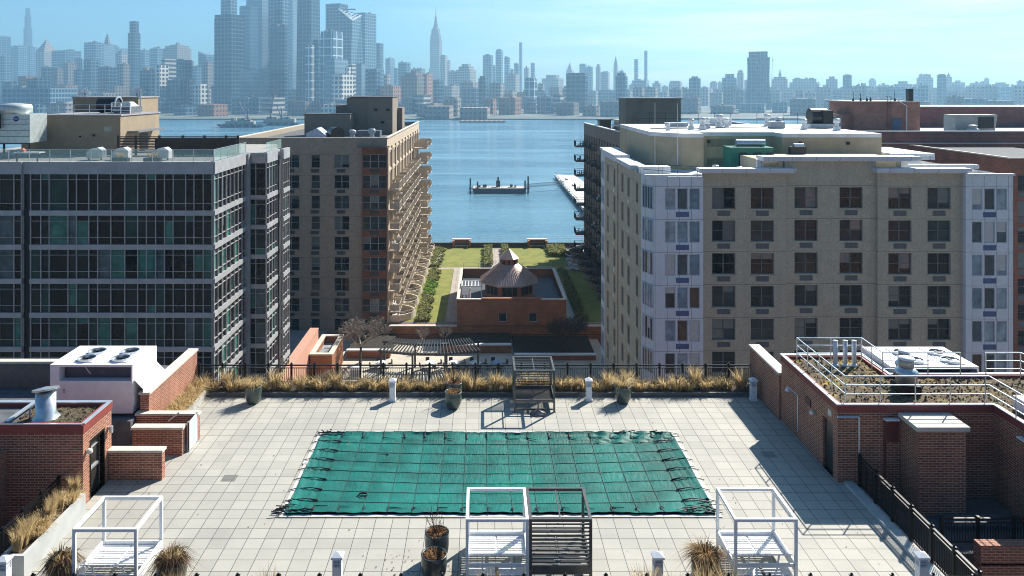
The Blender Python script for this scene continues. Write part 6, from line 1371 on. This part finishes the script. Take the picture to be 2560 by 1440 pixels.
def tower(x0, x1, yt, Z, m='glass', label=None, ls=.3, tiers=(), cap=None, name=None, look=None, r=RR, y0=None, taper=1.0):
    if not tiers and not cap and x1-x0 > 13 and name is None: cap = ('boxes', 3, 4)
    W = (x1-x0)*Z/F; w, d = dims(W, ls, r); cx, cy = PX((x0+x1)/2, Z), Z+d/2; zt = PZ(yt, Z)
    o = thing(name or 'skyscraper', label or 'x', 'building', (cx, cy, BASE))
    zlast = BASE if y0 is None else PZ(y0, Z); body = MB()
    segs = [(1.0, yt, taper)]+[(t[0], t[1], t[2] if len(t) > 2 else 1.0) for t in tiers]; off = 0
    for f, y, tp in segs:
        z = PZ(y, Z); body.prism(foot(cx,cy,w*f,d*f,r), zlast, z, foot(cx,cy,w*f*tp,d*f*tp,r)); zlast = z
    body.build('body', TM[m], o)
    ftop = segs[-1][0]*segs[-1][2]
    if cap == 'pyramid':
        pass
    elif cap and cap[0] == 'pyr':      # ('pyr', y apex, base factor, material)
        p = foot(cx,cy,w*cap[2],d*cap[2],r); MB().prism(p, zlast, PZ(cap[1],Z), foot(cx,cy,w*.03,d*.03,r)).build('pyramid_roof', TM[cap[3]] if len(cap) > 3 else TM['stone'], o)
    elif cap and cap[0] == 'spire':
        MB().tube((cx,cy,zlast),(cx,cy,PZ(cap[1],Z)), cap[2]*Z/F, .4*Z/F, 8).build('spire', TM['brown'], o)
    elif cap and cap[0] == 'boxes':
        q = MB(); rr = random.Random(int(x0)); k = cap[1]
        for i in range(k):
            a = rr.uniform(-.35,.35)*ftop; b2 = rr.uniform(-.3,.3)*ftop; h = rr.uniform(.3,1)*cap[2]*Z/F; ww = rr.uniform(.1,.22)*w*ftop
            q.prism(foot(cx+a*w*math.cos(r)-b2*d*math.sin(r),cy+a*w*math.sin(r)+b2*d*math.cos(r),ww,ww,r), zlast+.02*i, zlast+h)
        q.build('roof_plant', TM['brown'], o)
    elif cap and cap[0] == 'slope':
        p = foot(cx,cy,w*ftop,d*ftop,r); h = PZ(cap[1],Z); hi = cap[2]
        vs = [(x,y,zlast) for x,y in p]+[(p[i][0],p[i][1],h) for i in hi]
        q = MB().add([(x,y,zlast) for x,y in p]+[(p[i][0],p[i][1],h if i in hi else zlast+.1) for i in range(4)],[(0,1,5,4),(1,2,6,5),(2,3,7,6),(3,0,4,7),(4,5,6,7)]); q.build('sloping_roof', TM['pale'], o)
    TW.append(((x0+x1)/2, o, look or {'glass':'hazy blue glass slab','dark':'dark blue glass block','pale':'pale glass tower','stone':'hazy stone block','brown':'grey brown block','brick':'pinkish brick block','grid':'white gridded block','band':'white banded block','gridg':'glass tower with white grid'}[m], label is not None))
    return o
T = tower
# -- far left group
T(-40,11,90,2900,'dark','dark tower cut by the left picture edge with pale sloping top',.3,cap=('slope',84,(0,3)))
T(54.5,75,112,3600,'dark','needle thin stepped supertall tower at far left',.35,tiers=((.86,70),(.66,40),(.48,20)),taper=.97)
T(84,128,130,2700,'stone','stepped tower with a large pyramid roof at left',.35,cap=('pyr',97,1.0,'brown'))
T(22,60,115,3000,'glass'); T(-10,22,140,2400,'glass'); T(60,86,118,3100,'glass'); T(122,186,126,2600,'glass',cap=('boxes',3,6))
T(40,80,190,1750,'brick'); T(128,152,170,2000,'brown'); T(100,126,168,1900,'dark'); T(150,182,158,2100,'brown',cap=('boxes',3,8)); T(182,207,174,1950,'dark'); T(186,202,146,2500,'brown')
T(205,252,106,2500,'glass','broad blue glass tower left of the slanted crystal spire',.2); T(248,273,110,2600,'pale','pale glass tower topped by a slanted crystal spire',.55,cap=('spire',81,9))
T(268,293,116,2700,'glass',cap=('boxes',2,4)); T(287,315,134,2400,'stone','stone block with a white sloping crown left of the boxy supertall',.35,cap=('slope',121,(1,2)))
T(317,346,82,2100,'dark','tall dark tower with a smaller box stacked on its top at left',.25,tiers=((.74,53),),cap=('boxes',2,2))
T(345,371,125,2700,'glass'); T(356,374,168,2200,'brick'); T(371,404,121,2600,'glass',cap=('boxes',3,5)); T(402,466,121,2500,'stone','broad stone block with a jagged broken crown',.3,tiers=((.85,114),(.5,111)),cap=('boxes',5,7))
T(386,412,163,1500,'grid','white gridded tower stepping down to the left in front of blue blocks',.45); T(402,428,147,1650,'band','white banded slab behind the white gridded tower',.6); T(428,472,150,1700,'dark')
T(466,482,152,2600,'brown'); T(493,531,137,2400,'glass','blue block with a bright triangular roof left of the big dark tower',.4,cap=('slope',128,(0,3))); T(470,500,166,2300,'glass'); T(503,528,156,2000,'stone')
T(481,512,210,1400,'grid','bright white grid office block low at the foot of the big dark tower',.3); T(473,486,196,1500,'stone'); T(514,526,222,1450,'stone')
T(205,240,150,1900,'glass'); T(240,285,168,1800,'dark'); T(290,318,160,1900,'brown'); T(346,388,176,1700,'dark',cap=('boxes',3,6)); T(0,40,205,1600,'glass'); T(60,110,196,1620,'dark'); T(412,470,200,1500,'dark')
# -- the cluster of glass giants
T(531,601,44,1650,'dark','big dark blue tower with a notched rim, left of the glass giants',.3,tiers=((.98,36),))
T(549,588,-45,2000,'glass','pale blue glass tower rising out of frame behind the big dark tower',.25)
T(596,640,14,1750,'pale','stepped pale glass tower right of the big dark tower',.3); T(612,668,-50,1850,'pale','broad pale glass giant rising out of the top of frame',.18,y0=None)
T(596,650,172,1560,'pale'); T(668,719,-50,1800,'glass','blue glass giant out of frame with darker tower before it',.22); T(671,720,66,1600,'dark','dark squared tower standing before the blue glass giant',.12,cap=('boxes',5,7))
o = T(737,797,-60,1700,'dark','tall tapering blue glass giant out of the top of frame',.28,taper=.86)
T(720,740,-30,2300,'pale','slim pale glass slab between two blue glass giants',.4)
T(762,784,112,1500,'gridg','slim blue tower with white dotted edge left of the rounded grid tower',.25); T(781,803,100,1560,'dark','narrow dark tower right of the dotted edge tower',.3,cap=('boxes',2,5))
T(799,852,84,1480,'gridg','rounded glass tower with bold white window grid and roof machinery',.35,tiers=((.97,78),),cap=('boxes',6,9))
T(812,865,9,2000,'dark','flat topped dark blue tower behind the angular crowned tower',.3)
# angular tower with slanted lattice crown
def angular():
    Z = 1900; o = thing('skyscraper','angular blue glass tower with a slanted open lattice crown','building',(PX(870,Z),Z,BASE))
    a, b, c = PX(846,Z), PX(882,Z), PX(897,Z); zb = PZ(24,Z); zm = PZ(52,Z); zr = PZ(41,Z)
    vs = [(a,Z,BASE),(PX(876,Z),Z-10,BASE),(PX(906,Z),Z+40,BASE),(a,Z+60,BASE),(a,Z,zb),(b,Z-10,zm),(c,Z+35,zr),(a,Z+60,zb)]
    MB().add(vs,[(0,1,5,4),(1,2,6,5),(2,3,7,6),(3,0,4,7),(4,5,6,7)]).build('body',TM['glass'],o)
    MB().add([vs[1],vs[2],vs[6],vs[5]],[(0,1,2,3)]); l = MB(); P4, P5, P6 = Vector(vs[4])+Vector((0,0,2)), Vector(vs[5]), Vector(vs[6])+Vector((0,0,6))
    for i in range(7): l.bar(P4.lerp(P5,i/6), P4.lerp(P6,i/6)+Vector((.1,0,.1)), 1.6); 
    l.bar(P4,P6,2.2); l.bar(P4,P5,2.2); l.bar(P5,P6,3.2); l.build('lattice_crown',M('lattice_white',(.6,.62,.62),.5),o)
    MB().bar((PX(862,Z),Z-5,PZ(24,Z)),(PX(893,Z),Z-25,PZ(26,Z)),3).build('sky_deck',TM['brown'],o); TW.append((872,o,'',True))
angular()
T(884,935,32,2100,'glass','tall flat topped tower with a lit right side beside the lattice crown',.42); T(934,957,108,2300,'dark','dark slab with a pale roof edge right of the glass giants',.3,cap=('boxes',1,3))
T(812,862,150,1420,'pale','pale white tower in front of the rounded grid tower',.5,tiers=((.95,147),)); T(828,878,186,1380,'grid','white grid housing block stepping down to the river',.45); T(862,876,168,1420,'grid'); T(800,852,262,1330,'grid','long low white grid block behind the dark penthouse',.2)
T(868,888,160,1700,'band','small tower with white finned top right of the white grid blocks',.4); T(886,912,160,1800,'pale'); T(912,957,172,1650,'glass'); T(920,950,178,1500,'dark'); T(963,985,146,2500,'pale','pale slender slab standing apart left of the tall spired tower',.45); T(985,996,170,2500,'glass')
T(995,1025,156,2300,'glass','blue tower with an open frame round its top',.3,cap=('boxes',1,5)); T(1000,1058,190,1600,'brown','wide stepped brown block with a cluttered roof',.25,tiers=((.7,182),),cap=('boxes',6,9)); T(1056,1080,184,1650,'brick','pink brick block left below the tall spired tower',.5); T(1028,1062,172,2400,'brown'); T(1030,1075,238,1420,'band','white banded low block by the river below the spired tower',.35); T(1075,1108,200,1700,'dark'); T(945,1000,215,1500,'brick'); T(955,975,186,1750,'stone')
# spired landmark tower
def spired():
    Z = 3300; x = PX(1089,Z); k = Z/F; o = thing('skyscraper','tall stone tower with stepped shoulders and a needle spire','building',(x,Z,BASE)); b = MB(); z = BASE
    for wd, y in ((34,170),(30,100),(27,86),(22,73)): b.prism(foot(x,Z+15,*dims(wd*k,.2)),z,PZ(y,Z)); z = PZ(y,Z)
    b.prism(foot(x,Z+15,*dims(17*k,.3)),z,PZ(66,Z),foot(x,Z+15,*dims(13*k,.3))); b.build('body',TM['brown'],o)
    c = MB().lathe((x,Z+15,0),[(6*k,PZ(66,Z)),(4.6*k,PZ(58,Z)),(3.2*k,PZ(50,Z)),(2.9*k,PZ(43,Z)),(1.6*k,PZ(40,Z))],12); c.build('crown',TM['brown'],o)
    MB().tube((x,Z+15,PZ(41,Z)),(x,Z+15,PZ(28,Z)),1.3*k,.8*k,8).tube((x,Z+15,PZ(28,Z)),(x,Z+15,PZ(11,Z)),.6*k,.2*k,6).build('spire',TM['brown'],o); TW.append((1089,o,'',True))
spired()
T(1100,1118,140,2700,'stone','stone tower close against the right side of the spired tower',.3,tiers=((.8,137),)); T(1112,1126,152,2800,'stone'); T(1140,1190,175,2400,'stone','broad stepped stone pile like a dome right of the spired tower',.3,tiers=((.75,166),(.45,160))); T(1120,1150,178,2500,'stone')
T(1207,1233,138,2600,'dark','flat dark blue block, left of a pair',.25); T(1239,1258,128,2650,'glass','rounded top blue tower, right of a pair',.3,tiers=((.85,124),(.5,122))); T(1233,1240,163,2600,'glass'); T(1261,1276,143,2700,'glass'); T(1196,1222,196,1650,'dark','dark slim block with banded right side by the river',.35,tiers=((.75,190),)); T(1276,1286,172,2500,'stone'); T(1150,1196,205,1800,'stone'); T(1225,1262,208,1700,'stone')
T(1298,1306,106,3000,'dark','very slim tower with a lighter base right of the blue pair',.3); T(1285,1299,158,2600,'glass'); T(1310,1324,170,2800,'stone',cap=('pyr',163,.5)); T(1327,1338,157,2800,'glass'); T(1313,1344,198,1600,'gridg','blue tower with white vertical ribs low by the river',.3,tiers=((.8,194),)); T(1355,1412,196,2600,'stone',tiers=((.6,187),)); T(1344,1362,210,1900,'stone'); T(1262,1300,186,2300,'stone')
T(1415,1436,178,3000,'stone','tower with a sharp golden style pyramid tip',.3,cap=('pyr',156,.9,'stone')); T(1417,1470,184,1500,'dark','wide dark stepped block standing by the river in the middle',.15,tiers=((.8,182),)); T(1449,1468,161,2700,'glass',tiers=((.85,159),)); T(1467,1484,167,2700,'glass'); T(1490,1503,166,2700,'stone',tiers=((.6,160),)); T(1502,1526,180,2600,'stone'); T(1436,1452,186,2700,'stone'); T(1410,1420,215,1600,'band'); T(1383,1412,236,1420,'band','white banded block by the river left of the wide dark block',.4)
T(1534,1547,170,2800,'stone','campanile tower with a pointed cap and tiny spire',.3,tiers=((.9,160),),cap=('pyr',139,.8,'stone')); T(1540,1572,190,1600,'dark','dark stepped block just right of the campanile',.3,tiers=((.75,182),)); T(1547,1562,177,2600,'glass'); T(1586,1597,148,2800,'dark','left of two slim dark slabs standing together',.3); T(1611,1620,127,2900,'dark','right and taller of two slim dark slabs',.3,cap=('boxes',1,2)); T(1582,1628,201,2400,'glass'); T(1632,1656,208,2500,'stone',tiers=((.5,202),)); T(1674,1711,206,2400,'stone',tiers=((.8,202),)); T(1572,1586,212,2400,'stone')
T(1724,1755,196,1800,'dark','dark block with a small raised top left of the grey twisted tower',.25,tiers=((.6,191),)); T(1776,1798,206,2500,'stone',tiers=((.6,203),)); T(1808,1847,194,2000,'glass','wide blue stepped block left of the grey twisted tower',.2,tiers=((.6,185),)); T(1844,1863,182,2300,'stone','tower with two little horns on its crown',.3,tiers=((.7,176),),cap=('boxes',3,4)); T(1655,1676,216,2500,'stone'); T(1755,1778,222,2300,'stone'); T(1796,1810,206,2400,'stone'); T(1862,1878,200,2400,'stone')
def twisted():
    Z = 1700; k = Z/F; o = thing('skyscraper','dark twisted tower, waisted in the middle, alone at right','building',(PX(1904,Z),Z,BASE)); b = MB(); prof = [(290,66),(240,62),(205,56),(180,56),(160,56),(143,58)]
    for (y0,w0),(y1,w1) in zip(prof,prof[1:]):
        n0, n1 = dims(w0*k,.15), dims(w1*k,.15); b.prism(foot(PX(1904,Z),Z+20,*n0,RR+.1),PZ(y0,Z) if y0 != 290 else BASE,PZ(y1,Z),foot(PX(1904,Z),Z+20,*n1,RR+.1))
    b.prism(foot(PX(1904,Z),Z+20,*dims(48*k,.15)),PZ(143,Z),PZ(128,Z)); b.build('body',TM['dark'],o)
    g = MB()
    for i in range(1,8): x0, x1 = PX(1878+i*6.5,Z), PX(1876+i*6.9,Z); g.bar((x0-3,Z-18,PZ(255,Z)),(PX(1877+i*6.7,Z),Z-14,PZ(190,Z)),.7); g.bar((PX(1877+i*6.7,Z),Z-14,PZ(190,Z)),(x1,Z-16,PZ(146,Z)),.7)
    g.build('vertical_ribs',TM['stone'],o); TW.append((1904,o,'',True))
twisted()
T(1933,1980,198,2300,'stone','stone block carrying a small domed cupola with spire',.3,tiers=((.8,192),(.18,182)),cap=('spire',172,2.2)); T(1980,2058,206,2300,'stone','very long stone block with a ragged flat roofline',.2,tiers=((.8,197),),cap=('boxes',6,4)); T(2068,2102,198,2300,'stone',tiers=((.5,191),)); T(2109,2132,188,2000,'dark','dark squared block with a tiny raised roof far right of the twisted tower',.2,tiers=((.6,186),)); T(2058,2070,212,2400,'stone')
T(2155,2168,208,2500,'stone'); T(2174,2195,200,2900,'stone','pale ghostly domed block alone in the haze',.3,tiers=((.6,196),)); T(2205,2216,208,2500,'stone'); T(2240,2286,210,2300,'stone','wide low stepped block right of the ghostly domed block',.2,tiers=((.5,203),)); T(2298,2340,194,2500,'stone','stepped apartment block with roof tanks, left of a darker one',.25,tiers=((.75,186),),cap=('boxes',3,4)); T(2346,2368,187,1900,'dark','darker squared block among stepped blocks at far right',.2,tiers=((.7,185),)); T(2366,2384,192,2400,'stone','tower with a small round cupola beside the darker squared block',.3,tiers=((.5,186),),cap=('spire',182,2)); T(2384,2420,206,2400,'stone',tiers=((.4,201),)); T(2434,2476,207,2300,'stone'); T(2463,2476,198,2800,'stone',tiers=((.7,194),)); T(2490,2532,210,2400,'stone',tiers=((.6,206),)); T(2552,2590,203,2300,'stone'); T(2532,2552,213,2400,'stone'); T(2130,2160,215,2400,'stone'); T(2195,2242,214,2400,'stone'); T(2284,2300,211,2400,'stone'); T(2418,2436,214,2400,'stone'); T(2474,2492,216,2400,'stone')
# -- waterfront row
rw = random.Random(17); x = -20
while x < 2600:
    wd = rw.uniform(22,62); left = x < 1250
    yt = rw.uniform(212,240) if left else rw.uniform(214,232)
    T(x, x+wd, yt, rw.uniform(1650,2100), rw.choice(['stone','brown','glass','stone','brick','dark'] if left else ['stone','stone','glass','brown']), cap=('boxes',rw.randint(1,4),rw.uniform(3,8))); x += wd*rw.uniform(.75,1.0)
x = -10
while x < 2590:
    wd = rw.uniform(30,80); left = x < 1250
    T(x, x+wd, rw.uniform(240,268), rw.uniform(1280,1500), rw.choice(['stone','brown','brick','band','glass','dark'] if left else ['stone','brown','glass','brown']), cap=('boxes',rw.randint(1,5),rw.uniform(2,6))); x += wd*rw.uniform(.85,1.25)
x = 1700
while x < 2600:
    wd = rw.uniform(60,120); T(x, x+wd, rw.uniform(218,226), rw.uniform(2100,2300), 'stone', ls=.15, cap=('boxes',4,5)); x += wd*.9
# pier sheds and waterfront structures
def shed(x0,x1,yt,yb,Z,label,m): T(x0,x1,yt,Z,m,label,.1,name='pier_shed',r=R(-4))
shed(1062,1130,266,297,1205,'grey pier shed on the far river bank, left of two','brown'); shed(1150,1226,270,297,1190,'long grey pier shed on the far river bank, right of two','brown')
T(1110,1152,246,1300,'stone','cream low depot with stepped top behind the pier sheds',.2,tiers=((.6,242),),name='depot'); T(0,140,221,1420,'glass','very long flat glass shed at the far left waterfront',.08,name='exhibition_hall',r=R(-6))
jt = thing('timber_jetty','low timber jetty jutting from the far bank below the pier sheds','pier',(PX(1205,1120),1120,-32.5)); MB().box(PX(1150,1120),PX(1262,1120),1105,1150,-32.9,-30.6).build('deck',TM['brown'],jt); MB().box(PX(1150,1120),PX(1262,1120),1104.5,1104.9,-30.2,-29.8).build('rail',TM['stone'],jt)
def barge2(x0,x1,Z,label,crane):
    o = thing('construction_barge',label,'barge',(PX((x0+x1)/2,Z),Z,-32.5)); a,b = PX(x0,Z),PX(x1,Z); MB().add([(a,Z,-28.5),(b,Z,-28.5),(b-6,Z,-33),(a+6,Z,-33),(a,Z+25,-28.5),(b,Z+25,-28.5),(b-6,Z+25,-33),(a+6,Z+25,-33)],[(3,2,1,0),(4,5,6,7),(0,1,5,4),(1,2,6,5),(3,0,4,7)]).build('hull',TM['dark'],o)
    r = random.Random(int(x0)); g = MB()
    for i in range(14): xx = r.uniform(a+8,b-14); h = r.uniform(2,8); g.box(xx,xx+r.uniform(4,12),Z+4+i*.1,Z+14,-28.5,-28.5+h)
    g.build('deck_cargo',TM['stone'],o)
    for px,tx,ty in crane:
        q = MB(); x_ = PX(px,Z); q.bar((x_,Z+8,-28.5),(x_,Z+8,-10),1.6); q.bar((x_,Z+8,-24),(PX(tx,Z),Z+8,PZ(ty,Z)),1.3); q.bar((x_,Z+8,-10),(PX(tx,Z),Z+8,PZ(ty,Z)),.35); q.box(x_-4,x_+4,Z+5,Z+11,-28.5,-23); q.build('crane',TM['brown'],o)
barge2(540,655,960,'dark construction barge with one slanting crane on the far river',((615,590,252),)); barge2(640,745,1010,'cluttered construction barge with tall red crane boom by the giants',((672,684,212),(700,688,262)))
# labels for the buildings nothing else names: by their place between named neighbours
TW.sort(key=lambda a: a[0]); named = [(c, o) for c, o, l, e in TW if e]
short = lambda o: ' '.join(o['label'].split()[:6])
cnt = {}
_o = 'first second third fourth fifth sixth seventh eighth ninth tenth eleventh twelfth thirteenth fourteenth fifteenth sixteenth seventeenth eighteenth nineteenth'.split()
words = _o+['twentieth']+['twenty-'+w for w in _o[:9]]
keep = {}
for c, o, l, e in TW:
    if e: continue
    n = min(named, key=lambda q: abs(q[0]-c)); side = 'left of' if c < n[0] else 'right of'
    keep.setdefault((l, side, n[1].name), []).append((abs(c-n[0]), o, n[1]))
STOP = set('a an the with and of in its at by to out on from for behind before left right just like'.split())
def cut(lb, n):
    w = lb.split()[:n]
    while w and w[-1] in STOP: w.pop()
    return ' '.join(w)
for (l, side, nn), lst in keep.items():
    lst.sort(key=lambda q: q[0])
    for i, (dd, o, n) in enumerate(lst):
        o['label'] = ((words[i]+' ') if len(lst) > 1 else '')+l+' '+side+' the '+cut(n['label'], 7)
for c, o, l, e in TW: o['group'] = 'hazy skyline buildings across the river'

# ================================================================ haze
hz = MB().box(-4200, 4200, -150, 3900, -33.6, 415); mh = bpy.data.materials.new('river_haze'); mh.use_nodes = True; nt = mh.node_tree
nt.nodes.remove(nt.nodes['Principled BSDF']); pv_ = nd(nt, 'ShaderNodeVolumePrincipled'); pv_.inputs['Color'].default_value = (.44,.745,1,1); pv_.inputs['Density'].default_value = HAZE; pv_.inputs['Anisotropy'].default_value = .3
nt.links.new(pv_.outputs[0], nt.nodes['Material Output'].inputs['Volume'])
ho = hz.build('haze', mh); tag(ho, 'thin blue morning haze over the river', 'haze', kind='stuff')
S.cycles.volume_step_rate = 4.0; S.cycles.volume_max_steps = 64
